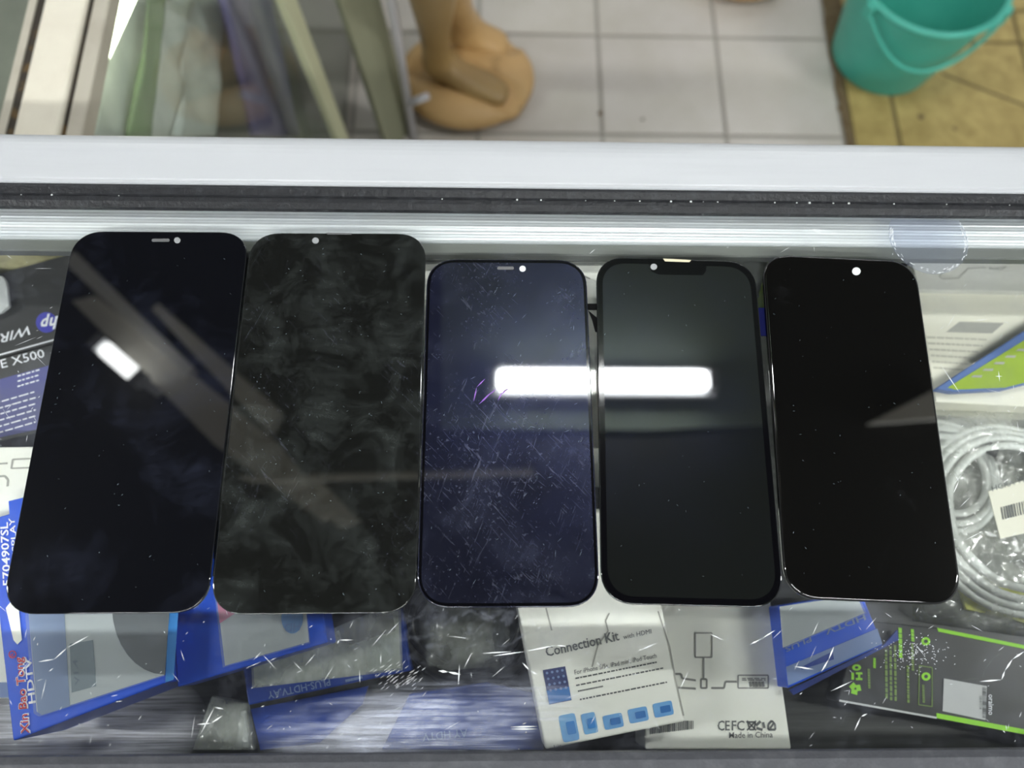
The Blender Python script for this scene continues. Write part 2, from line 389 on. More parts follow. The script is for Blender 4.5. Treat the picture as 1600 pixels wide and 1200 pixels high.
def lamp(p, q, wd, label, strength, length_end=.02, z=CZ, group=None, bare=False):
    p, q = V(p), V(q); c = (p + q) / 2; L = (q - p).length; ang = math.atan2(q.y - p.y, q.x - p.x)
    t = thing('tube_light', (c.x, c.y, z), label, 'tube light', group)
    rot = Matrix.Rotation(ang, 4, 'Z')
    def part(n, m, *bs, bev=0):
        bm = bmesh.new()
        for b in bs: box(bm, *b)
        bmesh.ops.transform(bm, matrix=Matrix.Translation((c.x, c.y, 0)) @ rot, verts=bm.verts)
        return obj(n, bm, m, t, bevel=bev)
    part('housing', 'white_paint', (-L / 2 - .01, L / 2 + .01, -wd * .75, wd * .75, z - .025, z)) if not bare else part('hanger', 'white_paint', (-L * .45 - .01, -L * .45 + .01, -.01, .01, z - .03, CZ)), part('hanger', 'white_paint', (L * .45 - .01, L * .45 + .01, -.01, .01, z - .03, CZ))
    part('diffuser', lamp_mat('lamp_tube', (.97, 1.0, .985), strength), (-L / 2 + length_end, L / 2 - length_end, -wd / 2, wd / 2, z - .055, z - .025), bev=.012)
    for s in (-1, 1): part('end_cap', 'white_paint', (s * (L / 2 - .005) - .012, s * (L / 2 - .005) + .012, -wd / 2, wd / 2, z - .056, z - .024))
    return t
lamp((-.005, .645), (.578, .645), .050, 'two foot ceiling tube mirrored across the middle phone screens', MAIN_LAMP, z=2.63)
fascia('trim_1', [(98, 408), (116, 392), (302, 574), (288, 586)], .05, .05)
fascia('trim_2', [(112, 470), (150, 462), (432, 690), (520, 800), (500, 812), (335, 694)], .04, .04, 'beam_grey')
fascia('trim_3', [(236, 482), (248, 474), (436, 640), (420, 676), (396, 652)], .05, .05, 'beam_grey')
fascia('trim_4', [(370, 744), (832, 732), (834, 741), (392, 752)], .06, .02, 'beam_grey')
fascia('trim_5', [(430, 750), (500, 750), (560, 812), (530, 824)], .03, .03, 'beam_grey')
fascia('trim_6', [(1360, 660), (1462, 608), (1472, 652), (1400, 658)], .03, .03)
fascia('trim_lit_ceiling', [(690, 380), (1190, 380), (1200, 662), (1020, 672), (690, 668)], .012, .012, 'lit_ceiling')  # paler board added for the ceiling area that the tube lights up
lamp((-.995, .722), (-.872, .622), .04, 'short tube on the slanting ceiling beam, mirrored in the leftmost screen', SHORT_LAMP, z=2.58, bare=True)
for i, (x, y) in enumerate(((-1.95, .05), (1.95, .05), (-1.3, 2.6), (1.3, 2.6), (-.6, -1.12), (.6, -1.12))):  # side and far tubes are added fill; rear pair placed from the shadow edges
    lamp((x - .55, y), (x + .55, y), .05, 'long unseen ceiling tube away from the counter', REAR_LAMP if y < 0 else SIDE_FILL if y < 1 else SHOP_FILL, z=2.52, group='unseen ceiling tubes around the shop', bare=True)

# ------------------------------------------------------------------ the counter
GZ = .9972; SH = .89
ctr = thing('display_counter', (0, .09, 0), 'glass topped display counter with white front rail and black vinyl trim', 'display counter')
CX0, CX1 = -.5, .62
def glass_wear_and_glare(k):  # b and c paint streaked glare into the glass, beside its worn haze
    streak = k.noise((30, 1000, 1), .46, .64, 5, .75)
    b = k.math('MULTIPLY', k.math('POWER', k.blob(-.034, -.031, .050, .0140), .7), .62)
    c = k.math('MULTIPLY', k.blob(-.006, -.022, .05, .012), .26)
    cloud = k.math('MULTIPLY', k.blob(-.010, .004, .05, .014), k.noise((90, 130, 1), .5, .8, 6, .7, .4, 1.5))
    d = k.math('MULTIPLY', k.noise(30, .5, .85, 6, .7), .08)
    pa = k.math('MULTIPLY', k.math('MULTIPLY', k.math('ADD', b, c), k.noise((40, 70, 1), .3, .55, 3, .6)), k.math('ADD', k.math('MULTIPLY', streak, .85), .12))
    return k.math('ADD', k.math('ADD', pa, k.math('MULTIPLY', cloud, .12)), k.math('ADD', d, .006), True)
M['top_glass'] = clear('worn_top_glass_glare', (.995, 1.0, .995), .022, .02, haze_rgb=(205, 210, 228), haze_mask=glass_wear_and_glare)
bm = bmesh.new(); box(bm, CX0, CX1, -.07, .19, GZ - .006, GZ)
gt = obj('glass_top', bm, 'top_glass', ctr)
# scratches in the top glass
def sliver(bm, a, b, wd, z):
    a, b = V((a[0], a[1], z)), V((b[0], b[1], z)); d = b - a
    if d.length < 1e-5: return
    s = V((-d.y, d.x, 0)).normalized() * wd / 2; m = (a + b) / 2
    q = [a, m - s, b, m + s]; hull(bm, q, [p - V((0, 0, .00004)) for p in q])
bm = bmesh.new(); rnd = random.Random(21); ZS = GZ + .00006
for k in range(330):
    zone = rnd.random()
    if zone < .62: u, v = rnd.uniform(0, 1600), rnd.uniform(950, 1172)
    elif zone < .8: u, v = rnd.uniform(1440, 1600), rnd.uniform(430, 960)
    elif zone < .92: u, v = rnd.uniform(0, 1600), rnd.uniform(338, 400)
    else: u, v = rnd.uniform(0, 110), rnd.uniform(400, 800)
    p = at(u, v, GZ); L = rnd.choice((.0008, .001, .0015, .002, .003, .006)) * rnd.uniform(.6, 1.5); a = rnd.uniform(0, math.pi)
    if rnd.random() < .4: a = rnd.choice((.5, .9)) + rnd.uniform(-.2, .2)
    sliver(bm, (p.x, p.y), (p.x + L * math.cos(a), p.y + L * math.sin(a)), rnd.uniform(.00010, .00022), ZS)
def pscr(pts, wd=.0004, z=ZS):
    P = [at(u, v, GZ) for u, v in pts]
    for a, b in zip(P, P[1:]): sliver(bm, (a.x, a.y), (b.x, b.y), wd, z)
pscr([(770, 1025), (820, 1018), (870, 1008), (885, 1010)], .0005); pscr([(752, 1021), (800, 1018)], .0004)
pscr([(685, 1048), (700, 1050), (720, 1054)], .0008); pscr([(716, 1072), (718, 1038)], .0004)
pscr([(797, 1136), (840, 1135)], .0005); pscr([(797, 1139), (840, 1139)], .0004)
pscr([(816, 1035), (828, 1048), (840, 1054)], .0005); pscr([(725, 1044), (738, 1018)], .0003)
pscr([(60, 1034), (85, 1030), (105, 1012), (140, 993)], .0004); pscr([(313, 1148), (335, 1105), (350, 1108)], .0004)
pscr([(308, 1132), (330, 1130), (348, 1118)], .0005); pscr([(527, 1006), (530, 1000), (552, 1000)], .0004)
pscr([(1170, 1008), (1190, 998), (1212, 984)], .0004); pscr([(1108, 990), (1130, 1000)], .0004); pscr([(995, 1018), (1030, 1003)], .0003)
pscr([(1283, 1050), (1295, 1030), (1303, 1010)], .0005); pscr([(1240, 1041), (1272, 1046)], .0005); pscr([(1298, 1080), (1332, 1064)], .0004)
pscr([(1530, 1065), (1565, 1062), (1570, 1048), (1582, 1030), (1600, 1018)], .0006); pscr([(1335, 1142), (1345, 1120), (1355, 1115)], .0004)
pscr([(1290, 340 + 22), (1278, 358), (1264, 360)], .0008); pscr([(1264, 358), (1290, 366), (1310, 364)], .0007)
pscr([(1490, 770), (1498, 752), (1494, 745)], .0004); pscr([(1470, 570), (1500, 615)], .0003); pscr([(1555, 588), (1566, 588)], .0004); pscr([(1560, 580), (1562, 596)], .0004)
for k in range(70):
    u = rnd.gauss(620, 22); v = rnd.gauss(1062, 12); p = at(u, v, GZ)
    sliver(bm, (p.x, p.y), (p.x + .0017, p.y + .0013), .00011, ZS)
for k in range(160):
    u, v = rnd.gauss(1425, 24), rnd.gauss(1022, 14); p = at(u, v, GZ); sliver(bm, (p.x, p.y), (p.x + .0005, p.y + rnd.uniform(-.0005, .0005)), .0002, ZS)
tag(obj('scratches', bm, 'scratch', gt), kind='stuff')
# black vinyl strip along the far edge, with its row of stitch marks, and the one along the near edge
bm = bmesh.new(); extrude_x(bm, [(.180, GZ), (.1803, .9992), (.183, 1.0), (.1853, .9998), (.1857, .9995), (.1862, 1.0004), (.1895, 1.0008), (.1911, 1.0002), (.1911, .985), (.180, .985 + .0123)], CX0, CX1)
vs = obj('vinyl_strip', bm, 'vinyl', ctr)
bm = bmesh.new(); x = CX0 + .01
while x < CX1 - .01:
    x += rnd.uniform(.003, .007) if x > .03 else rnd.uniform(.005, .016)
    if rnd.random() < (.45 if x > .08 else .7): continue
    r = rnd.uniform(.00015, .0004); box(bm, x - r, x + r * 1.2, .1856 - r, .1856 + r, .9994, .9999 + r * .4)
tag(obj('stitching', bm, 'grey_plastic', vs), kind='stuff')
bm = bmesh.new(); extrude_x(bm, [(-.0364, GZ), (-.0368, .9995), (-.039, 1.0012), (-.052, 1.0018), (-.084, 1.0012), (-.0845, .975), (-.080, .975), (-.072, .990)], CX0, CX1)
obj('vinyl_edge', bm, 'vinyl_smooth', ctr)
bm = bmesh.new(); box(bm, CX0 + .0205, CX1 - .0205, -.0838, -.0795, SH + .0002, .9745); obj('sliding_door', bm, 'panel', ctr)
# rounded white rail
prof = [(.1912, .94), (.1912, 1.0006), (.1916, 1.0012), (.1928, 1.0012), (.1932, 1.0005), (.1938, 1.0010), (.2065, 1.0012)]
for k in range(0, 9):
    a = math.radians(90 - 10 * k); prof.append((0.2072 + .0145 * math.cos(a), .9892 + .0120 * math.sin(a)))
prof += [(.2217, .94)]
bm = bmesh.new(); extrude_x(bm, prof, CX0, CX1); obj('white_rail', bm, 'white_paint', ctr)
# ribbed aluminium bar right under the glass
prof = [(.1908, .976), (.1908, .9905)]
N = 44
for k in range(N + 1):
    y = .1905 - k * (.1905 - .1700) / N; prof.append((y, .9900 + .00007 * math.sin(k * 1.9) + .00008 * math.sin(k * .7 + 1)))
prof += [(.1697, .9896), (.1697, .976)]
bm = bmesh.new(); extrude_x(bm, prof, CX0, CX1); ab = obj('ribbed_bar', bm, 'alu', ctr)
bm = bmesh.new(); extrude_x(bm, [(.1696, .984), (.1696, .9888), (.1650, .9888), (.1644, .9882), (.1644, .984)], CX0, CX1); obj('lower_channel', bm, mat('dull_aluminium', (100, 103, 98), .5, .1), ctr)
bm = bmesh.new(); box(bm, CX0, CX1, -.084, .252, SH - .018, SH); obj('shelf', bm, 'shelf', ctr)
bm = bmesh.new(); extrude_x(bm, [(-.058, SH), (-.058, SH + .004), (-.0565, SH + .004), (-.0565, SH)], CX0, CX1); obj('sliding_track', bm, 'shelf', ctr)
bm = bmesh.new(); box(bm, CX0, CX1, .2525, .2575, .02, .90); obj('front_glass', bm, 'pane', ctr)
bm = bmesh.new(); extrude_x(bm, [(.2185, .915), (.2185, .930), (.258, .912), (.258, .902)], CX0, CX1); obj('front_ledge', bm, 'white_paint', ctr)
for x0 in (CX0, CX1 - .02):
    bm = bmesh.new(); box(bm, x0, x0 + .02, -.078, .24, 0, .97); obj('end_panel', bm, 'panel', ctr)
bm = bmesh.new(); box(bm, CX0 + .021, CX1 - .021, -.074, .238, 0, .10); obj('plinth', bm, 'panel', ctr)

# clear round sticker on the glass near the far edge
cs = thing('clear_sticker', at(1450, 380, GZ), 'round clear plastic sticker peeling on the glass near the vinyl strip', 'sticker')
bm = bmesh.new(); c = at(1450, 372, GZ); r = .0176
P = [(c.x + r * math.cos(a), c.y + r * 1.02 * math.sin(a)) for a in [2 * math.pi * k / 48 for k in range(48)]]
P = [p for p in P if p[1] < .1798]
hull(bm, [(x, y, GZ + .0004) for x, y in P], [(x, y, GZ + .00005) for x, y in P])
M['sticker_film'] = clear('sticker_film', (.95, .965, 1.0), .05, .1, .05, (214, 220, 236))
obj('sticker_film', bm, 'sticker_film', cs)
bm = bmesh.new(); rn = random.Random(5)
for k in range(90):
    a = rn.choice((rn.uniform(-.55, .35), rn.uniform(3.3, 6.1), rn.uniform(2.8, 3.3))); q = r * rn.uniform(.9, 1.0)
    x, y = c.x + q * math.cos(a), c.y + q * math.sin(a)
    if y < .179: sliver(bm, (x, y), (x - .0016 * math.sin(a) + rn.uniform(-.0006, .0006), y + .0016 * math.cos(a) + rn.uniform(-.0006, .0006)), .0003, GZ + .0006)
obj('peeling_edge', bm, 'scratch', cs)

# ------------------------------------------------------------------ the five phone screens
SCR = [(-.1417049, .0893555, .0044, .074639, .1574159), (-.0660264, .0891978, .0052, .0756339, .1577507),
       (.0062538, .0842741, .0026, .0685529, .1437412), (.0771495, .0848848, -.0257, .069244, .1442252), (.1475024, .0863415, -.0437, .0678597, .1448377)]
LBL = ['large dark phone screen with a long earpiece slot, leftmost in the row',
       'large smudged greenish black phone screen with a centred camera hole, second in the row',
       'scratched bluish phone screen in the middle of the row, catching the lamp',
       'clean black phone screen with a notch and brass earpiece, fourth in the row',
       'glossy black phone screen with shiny edges and a white camera hole, rightmost in the row']
M['s0'] = screen_mat('glass_one', (9, 10, 15), (62, 67, 88), .40, .50, .80, 24, 1.3, rough=.015)
M['s1'] = screen_mat('glass_two', (18, 19, 18), (90, 96, 94), .5, .44, .80, 58, 4.1, scratch=.05, rough=.03)
M['s2'] = screen_mat('glass_three', (14, 15, 24), (74, 78, 98), .42, .46, .80, 38, 2.2, scratch=.16, glow=.013, rough=.03)
M['s3'] = screen_mat('glass_four', (15, 17, 15), (60, 64, 62), .10, .62, .85, 20, 7.7, glow=.003, rough=.02)
M['s4'] = screen_mat('glass_five', (8, 8, 8), (84, 86, 90), .22, .60, .80, 30, 5.5, rough=.015)
TOP = (V((0, 0, 1.0)), V((0, 0, 1)))
ZP = 1.0
for i, (cx, cy, a, wd, ln) in enumerate(SCR):
    t = thing('phone_screen', (cx, cy, GZ), LBL[i], 'phone screen', 'phone screens laid in a row on the glass')
    R = Matrix.Translation((cx, cy, 0)) @ Matrix.Rotation(a, 4, 'Z')
    wd -= .0004
    e = .0011 if i == 4 else .0004
    layers = [(0, GZ + .0001), (0, GZ + .0009)] + [(e * (1 - math.cos(math.radians(q))), ZP - e + e * math.sin(math.radians(q))) for q in (0, 22, 45, 67, 90)]
    bm = bmesh.new(); rings = []
    for ins, z in layers[1:]:
        rings.append([bm.verts.new((x, y, z)) for x, y in rrect(wd - 2 * ins, ln - 2 * ins, .0128)])
    n = len(rings[0])
    for A, B in zip(rings, rings[1:]):
        for k in range(n): bm.faces.new((A[k], A[(k + 1) % n], B[(k + 1) % n], B[k]))
    bm.faces.new(rings[-1]); bm.faces.new(rings[0][::-1])
    bmesh.ops.transform(bm, matrix=R, verts=bm.verts)
    g = obj('cover_glass', bm, 's%d' % i, t)
    for p in g.data.polygons: p.use_smooth = len(p.vertices) == 4
    bm = bmesh.new(); q = rrect(wd - .0012, ln - .0012, .0124)
    hull(bm, [(x, y, GZ + .0009) for x, y in q], [(x, y, GZ + .0001) for x, y in q]); bmesh.ops.transform(bm, matrix=R, verts=bm.verts)
    obj('display_back', bm, 'frame_dark', t)
    if i in (2, 3):                                # the black mask around the lit area shows on these two
        bm = bmesh.new(); o_, i_ = rrect(wd - .001, ln - .001, .0124), rrect(wd - (.0052 if i == 3 else .0030), ln - (.0056 if i == 3 else .0032), .0108)
        A = [bm.verts.new((x, y, ZP + .00003)) for x, y in o_]; B = [bm.verts.new((x, y, ZP + .00003)) for x, y in i_]
        for k in range(len(A)): bm.faces.new((A[k], A[(k + 1) % len(A)], B[(k + 1) % len(A)], B[k]))
        bmesh.ops.transform(bm, matrix=R, verts=bm.verts); obj('border_mask', bm, 'dark_mask', t)
    hx = [(277, 375.5, 5), (493, 376, 5.2), (816.5, 420, 5), (1021.5, 417, 5.2), (1338, 424, 6.6)][i]
    if i == 3:
        bm = bmesh.new(); pr_poly(bm, [(1012, 404), (1105, 408), (1103, 424), (1098, 430), (1030, 429), (1018, 424)], TOP, .00006, .00004); obj('notch', bm, 'dark_mask', t)
    bm = bmesh.new(); pr_round(bm, hx[:2], hx[2], hx[2] * .93, TOP, n=32, off=.0001); obj('camera_hole', bm, 'hole' if i in (2, 4) else 'hole_grey', t)
    if i in (0, 2):
        u, v, L = ((251, 375.5, 14), (790, 419, 13))[0 if i == 0 else 1]
        bm = bmesh.new(); pr_poly(bm, [(u - L, v - 1), (u - L + 1.5, v - 2.4), (u + L - 1.5, v - 2.4), (u + L, v - 1), (u + L, v + 1), (u + L - 1.5, v + 2.4), (u - L + 1.5, v + 2.4), (u - L, v + 1)], TOP, .0001)
        obj('earpiece_slot', bm, 'slot', t)
    if i in (1, 3):
        q = [(510, 364), (550, 364.5), (549, 366.6), (511, 366.4)] if i == 1 else [(1036, 404), (1080, 406.5), (1077, 409.8), (1039, 408.5)]
        bm = bmesh.new(); pr_poly(bm, q, TOP, .0001); obj('earpiece_slot', bm, 'slot' if i == 1 else 'gold_slot', t)
    # fine scratches and specks
    bm = bmesh.new(); rn = random.Random(50 + i)
    def loc(x, y): v = R @ V((x, y, 0)); return v.x, v.y
    for k in range((50, 130, 190, 30, 45)[i]):
        x, y = rn.uniform(-.46, .46) * wd, rn.uniform(-.47, .45) * ln
        if i == 2 and rn.random() < .6: x, y = rn.gauss(.15, .2) * wd, rn.gauss(.05, .22) * ln
        if abs(x) > .47 * wd or abs(y) > .48 * ln: continue
        L = rn.uniform(.0003, .0012) * (2.6 if i == 2 and rn.random() < .3 else 1); b = rn.gauss(.85, .5) if i == 2 else rn.uniform(0, 3.1)
        sliver(bm, loc(x, y), loc(x + L * math.cos(b), y + L * math.sin(b)), rn.uniform(.00006, .00016) * (.8 if i == 2 else 1), ZP + .00012)
    tag(obj('scratches', bm, 'label_grey', g), kind='stuff')
    if i == 2:
        bm = bmesh.new()
        for pts in ([(740, 628), (745, 605), (758, 592)], [(748, 632), (765, 617), (775, 608)], [(752, 627), (772, 610)], [(778, 626), (785, 612), (796, 607)], [(782, 618), (794, 606)]):
            P = [on(u, v, TOP) for u, v in pts]
            for p, q in zip(P, P[1:]): sliver(bm, (p.x, p.y), (q.x, q.y), .0005, ZP + .0002)
        M['violet_ink'] = mat('violet_ink', (150, 96, 190), .5); obj('pen_marks', bm, 'violet_ink', t)
    if i == 3:
        bm = bmesh.new(); P = [on(u, v, TOP, -.0015) for u, v in ((917, 472), (938, 472), (938, 481), (917, 481))]; hull(bm, P, [p - V((0, 0, .0008)) for p in P])
        P = [on(u, v, TOP, -.0014) for u, v in ((920, 483), (938, 498), (938, 517), (931, 516), (926, 497))]; hull(bm, P, [p - V((0, 0, .0006)) for p in P])
        obj('flex_cable', bm, 'flex', t)
    if i == 4:
        bm = bmesh.new(); P = [on(u, v, TOP, -.0018) for u, v in ((1186, 478), (1197, 478), (1200, 522), (1190, 522))]; hull(bm, P, [p - V((0, 0, .0006)) for p in P])
        obj('connector_ribbon', bm, mat('navy_ribbon', (14, 18, 62), .8, spec=.08), t)

# ------------------------------------------------------------------ goods on the shelf
# boxed mouse
px = [(-70, 577), (180, 508), (205, 360), (-70, 447)]
t = thing('mouse_box', root_of([(-70, 447), (180, 380), (150, 680), (-70, 690)], SH), 'black and violet boxed wireless mouse under the left end of the glass', 'boxed mouse')
o, pl = slab('side_panel', [(-70, 577), (180, 508), (200, 372), (-70, 446)], .9180, SH, 'charcoal_card', t)
o2, pl2 = slab('front_panel', [(-70, 580), (180, 511), (160, 655), (-70, 705)], .9180, SH, 'charcoal_card', t)
bm = bmesh.new(); pr_poly(bm, [(-65, 611), (74, 572), (172, 545), (160, 650), (-65, 697)], pl2, .0002); obj('printed_picture', bm, 'purple_print', o2)
bm = bmesh.new(); pr_line(bm, [(-70, 574), (180, 505)], pl, .0007); pr_text(bm, 'MOUSE X500', (-62, 593), (71, 558), (-65, 580), pl2, .0)
for k in range(3): pr_dashes(bm, (28, 588 + k * 8), (62, 578 + k * 8), pl2, .0007, .1, .25, .06)
for k in range(6): pr_dashes(bm, (-40, 640 + k * 9.5), (56, 612 + k * 9.5), pl2, .0006, .06, .16, .03)
obj('printed_text', bm, 'white_ink', o2)
bm = bmesh.new(); pr_text(bm, 'WIRELESS', (51, 508), (-62, 541), (48, 522 + 1), pl, .01); obj('printed_text', bm, 'white_ink', o)
bm = bmesh.new(); pr_round(bm, (73, 504), 16.5, 16, pl, n=32, off=.0003); lg = obj('round_logo', bm, mat('logo_blue', (72, 74, 176), .4), o)
bm = bmesh.new(); pr_text(bm, 'h', (91.5, 495), (80, 498), (87, 514), pl, .03, .0007); pr_text(bm, 'p', (77.5, 497.5), (66, 500), (73.5, 516), pl, .03, .0007); obj('logo_letters', bm, 'white_ink', lg)
ht = [(-40, 425), (4, 431), (10, 440), (14, 477), (2, 487), (-40, 500)]
o, _ = slab('hang_tab', ht, .9230, .9205, 'grey_plastic', t); 

# crumpled bag at the far left
def pillow(name, c, sx, sy, h, m, parent=None, seed=0, ang=0., amp=.35):
    bm = bmesh.new(); bmesh.ops.create_icosphere(bm, subdivisions=4, radius=1)
    for v in bm.verts:
        n = mnoise.fractal(v.co * 1.7 + V((seed, 0, 0)), 1, 2, 4) * amp + mnoise.noise(v.co * 6 + V((seed, 3, 0))) * amp * .35
        e = .62
        v.co = V((math.copysign(abs(v.co.x) ** e, v.co.x), math.copysign(abs(v.co.y) ** e, v.co.y), v.co.z)) * (1 + n * .35)
        v.co.z = max(v.co.z, -.85)
    bmesh.ops.scale(bm, vec=(sx, sy, h), verts=bm.verts); bmesh.ops.rotate(bm, cent=(0, 0, 0), matrix=Matrix.Rotation(ang, 3, 'Z'), verts=bm.verts)
    bmesh.ops.translate(bm, vec=(c[0], c[1], c[2] + h * .86), verts=bm.verts)
    return obj(name, bm, m, parent, smooth=True)
p = at(45, 405, .9150)
tag(pillow('wrapped_parcel', (p.x, p.y + .012, SH), .035, .022, .014, 'beige_wrap', seed=2), 'crumpled beige plastic wrap behind the boxed mouse', 'plastic wrap')
p = at(988, 398, .9050)
tag(pillow('green_wrapper', (p.x, p.y, SH), .013, .018, .018, 'green_wrap', seed=5), 'small green and white wrapper behind the notched phone screen', 'wrapper')
p = at(1120, 412, .9050)
tag(pillow('grey_wrapper', (p.x, p.y - .004, SH), .030, .024, .016, 'grey_wrap', seed=9), 'crumpled grey clear wrapper behind the fourth phone screen', 'wrapper')
p = at(1186, 430, .91)
tag(pillow('lime_wrapper', (p.x + .014, p.y - .002, SH), .012, .026, .022, 'lime_bag', seed=11, ang=-.4), 'lime edged wrapper showing between the two rightmost screens', 'wrapper')

# white boxes printed with cable diagrams
def diagram(bm, pl, c, s, rot=0.):
    ca, sa = math.cos(rot), math.sin(rot)
    T = lambda x, y: (c[0] + s * (x * ca - y * sa), c[1] + s * (x * sa + y * ca))
    pr_line(bm, [T(*q) for q in ((-13, -38), (13, -38), (13, 0), (-13, 0), (-13, -38))], pl, .0006)
    pr_line(bm, [T(*q) for q in ((0, 0), (0, 34))], pl, .0009)
    pr_line(bm, [T(*q) for q in ((-4, 34), (5, 34), (5, 48), (-4, 48), (-4, 34))], pl, .0008)
    pr_line(bm, [T(*q) for q in ((-45, 26), (-35, 26), (-33, 33), (-12, 36))], pl, .0009)
    pr_line(bm, [T(*q) for q in ((-45, 47), (-12, 49))], pl, .0009)
    pr_line(bm, [T(*q) for q in ((12, 48), (32, 48), (34, 38), (52, 38))], pl, .0009)
    pr_line(bm, [T(*q) for q in ((54, 28), (101, 28), (101, 48), (54, 48), (54, 28))], pl, .0006)
    for k in range(5): pr_line(bm, [T(*q) for q in ((72 + k * 5, 38), (74 + k * 5, 46))], pl, .0012)
    for k in range(2): pr_dashes(bm, T(60, 33 + k * 2.5), T(97, 33 + k * 2.5), pl, .0005, .1, .3, .06)
# big carton at the back
q = [(655, 402), (965, 402), (985, 700), (640, 700)]
t = thing('white_carton', root_of(q, SH), 'plain white carton under the gap between third and fourth screens', 'carton')
o, pl = slab('carton_body', q, .9780, SH, 'white_card', t)
bm = bmesh.new(); pr_line(bm, [(660, 408), (965, 409)], pl, .0007); pr_line(bm, [(900, 440), (910, 430), (922, 436)], pl, .0006); obj('printed_lines', bm, 'pale_ink', o)
# flat carton lying across, diagram side up
q = [(1003, 800), (1183, 790), (1237, 1171), (1008, 1171)]
t = thing('adapter_box', root_of(q, SH), 'white adapter box marked Made in China, partly under the tilted kit box', 'adapter box', 'white adapter boxes with cable diagrams')
o, pl = slab('carton_body', q, .9160, SH, 'white_card', t, bevel=.001)
bm = bmesh.new(); diagram(bm, pl, (1099, 1027), 1.0); obj('printed_diagram', bm, 'mid_ink', o)
bm = bmesh.new()
pr_text(bm, 'CE', (1121, 1141), (1140, 1141), (1121, 1126), pl, .012); pr_text(bm, 'FC', (1143, 1141), (1163, 1141), (1143, 1126), pl, .012)
pr_line(bm, [(1168, 1128), (1171, 1140), (1178, 1140), (1180, 1128), (1166, 1128)], pl, .0007); pr_line(bm, [(1167, 1126), (1181, 1141)], pl, .0006); pr_line(bm, [(1181, 1126), (1167, 1141)], pl, .0006)
for k in range(3):
    a = math.radians(90 + 120 * k); b = math.radians(90 + 120 * k + 85)
    pr_line(bm, [(1188 + 7 * math.cos(a), 1134 - 7 * math.sin(a)), (1188 + 7 * math.cos(b), 1134 - 7 * math.sin(b))], pl, .0011)
pr_line(bm, [(1200, 1140), (1200, 1132), (1205.5, 1126), (1211, 1132), (1211, 1140), (1200, 1140)], pl, .0009); pr_line(bm, [(1203, 1138), (1208, 1131)], pl, .0008)
pr_text(bm, 'Made in China', (1139, 1153), (1207, 1152), (1139, 1144), pl, .006)
obj('printed_marks', bm, 'ink', o)
bm = bmesh.new(); rn = random.Random(8)
for k in range(24):
    x = 1016 + k * 2.9; pr_line(bm, [(x, 1147 - k * .35), (x, 1126)], pl, rn.choice((.0003, .0005, .0008)))
obj('barcode', bm, 'ink', o)
# tilted kit box on top of it
q = [(780, 800), (1002, 792), (1071, 1127), (852, 1171)]
t = thing('kit_box', root_of(q, .9170), 'white box titled Connection Kit with blue icons, tilted over its neighbour', 'kit box', 'white adapter boxes with cable diagrams')
o, pl = slab('carton_body', q, .9390, .9165, 'white_card', t, bevel=.001)
bm = bmesh.new()
pr_text(bm, 'Connection Kit', (854, 1026), (968, 1000), (851, 1011), pl, .012)
pr_text(bm, 'with HDMI', (974, 999), (1018, 989.5), (973, 992), pl, .0)
pr_text(bm, 'For iPhone 5/5s, iPad mini, iPod Touch', (898, 1054), (1026, 1027.5), (897, 1047), pl, .004)
for k, (a, b, e) in enumerate(((899, 1060, 1026), (900, 1071, 1036), (903, 1080, 942), (906, 1093, 1042))):
    pr_dashes(bm, (a, b), (e, b - (e - a) * .2), pl, .0006, .02, .06, .012)
pr_text(bm, 'kit', (866, 1169), (878, 1167), (865, 1164), pl)
obj('printed_text', bm, 'ink', o)
bm = bmesh.new(); pr_line(bm, [(853, 950), (862, 985)], pl, .0007); pr_line(bm, [(952, 958), (946, 970), (950, 986), (934, 1008), (925, 1042)], pl, .0006); pr_line(bm, [(1028, 955), (1046, 1010), (1055, 1060), (1068, 1118)], pl, .0006); obj('printed_lines', bm, 'pale_ink', o)
bm = bmesh.new(); pr_poly(bm, [(848, 1047), (883, 1041), (893, 1094), (858, 1101)], pl, .0003); pc = obj('tablet_picture', bm, 'pic_dark', o)
bm = bmesh.new(); pr_poly(bm, [(854, 1079), (889, 1073), (892.5, 1093), (858, 1100)], pl, .0006); obj('picture_sky', bm, 'pic_blue', pc)
bm = bmesh.new()
for r_ in range(4):
    for c_ in range(4): pr_round(bm, (854.5 + c_ * 8 + r_ * 1.9, 1051.5 + r_ * 9 - c_ * 1.4), 2.1, 2.1, pl, n=10, off=.0008)
obj('picture_icons', bm, 'slate_plastic', pc)
def rounded_quad(bm, q, pl, off=.0003, r=.16):
    P = []
    for k in range(4):
        a, b, c = q[k - 1], q[k], q[(k + 1) % 4]
        for (s, e) in ((a, .0), (c, 1.)): pass
        p1 = tuple(b[j] + (a[j] - b[j]) * r for j in (0, 1)); p2 = tuple(b[j] + (c[j] - b[j]) * r for j in (0, 1))
        mid = tuple((p1[j] + p2[j]) * .2 + b[j] * .6 for j in (0, 1)); P += [p1, mid, p2]
    pr_poly(bm, P, pl, off)
for u, v, a, h in ((889, 1137, 13, 21), (921, 1130, 11, 16), (958, 1127, 15, 11), (997, 1117, 15, 11), (1036, 1108, 15, 11)):
    sk = lambda x, y: (u + x + y * .2, v + y - x * .2)
    bm = bmesh.new(); rounded_quad(bm, [sk(-a, -h), sk(a, -h), sk(a, h), sk(-a, h)], pl); ic = obj('blue_icon', bm, 'icon_blue', o)
    bm = bmesh.new(); rounded_quad(bm, [sk(-a * .3, -h * .45), sk(a * .75, -h * .45), sk(a * .75, h * .5), sk(-a * .3, h * .5)], pl, .0006); obj('icon_symbol', bm, 'pic_blue' if a > 13 else 'cyan_card', ic)
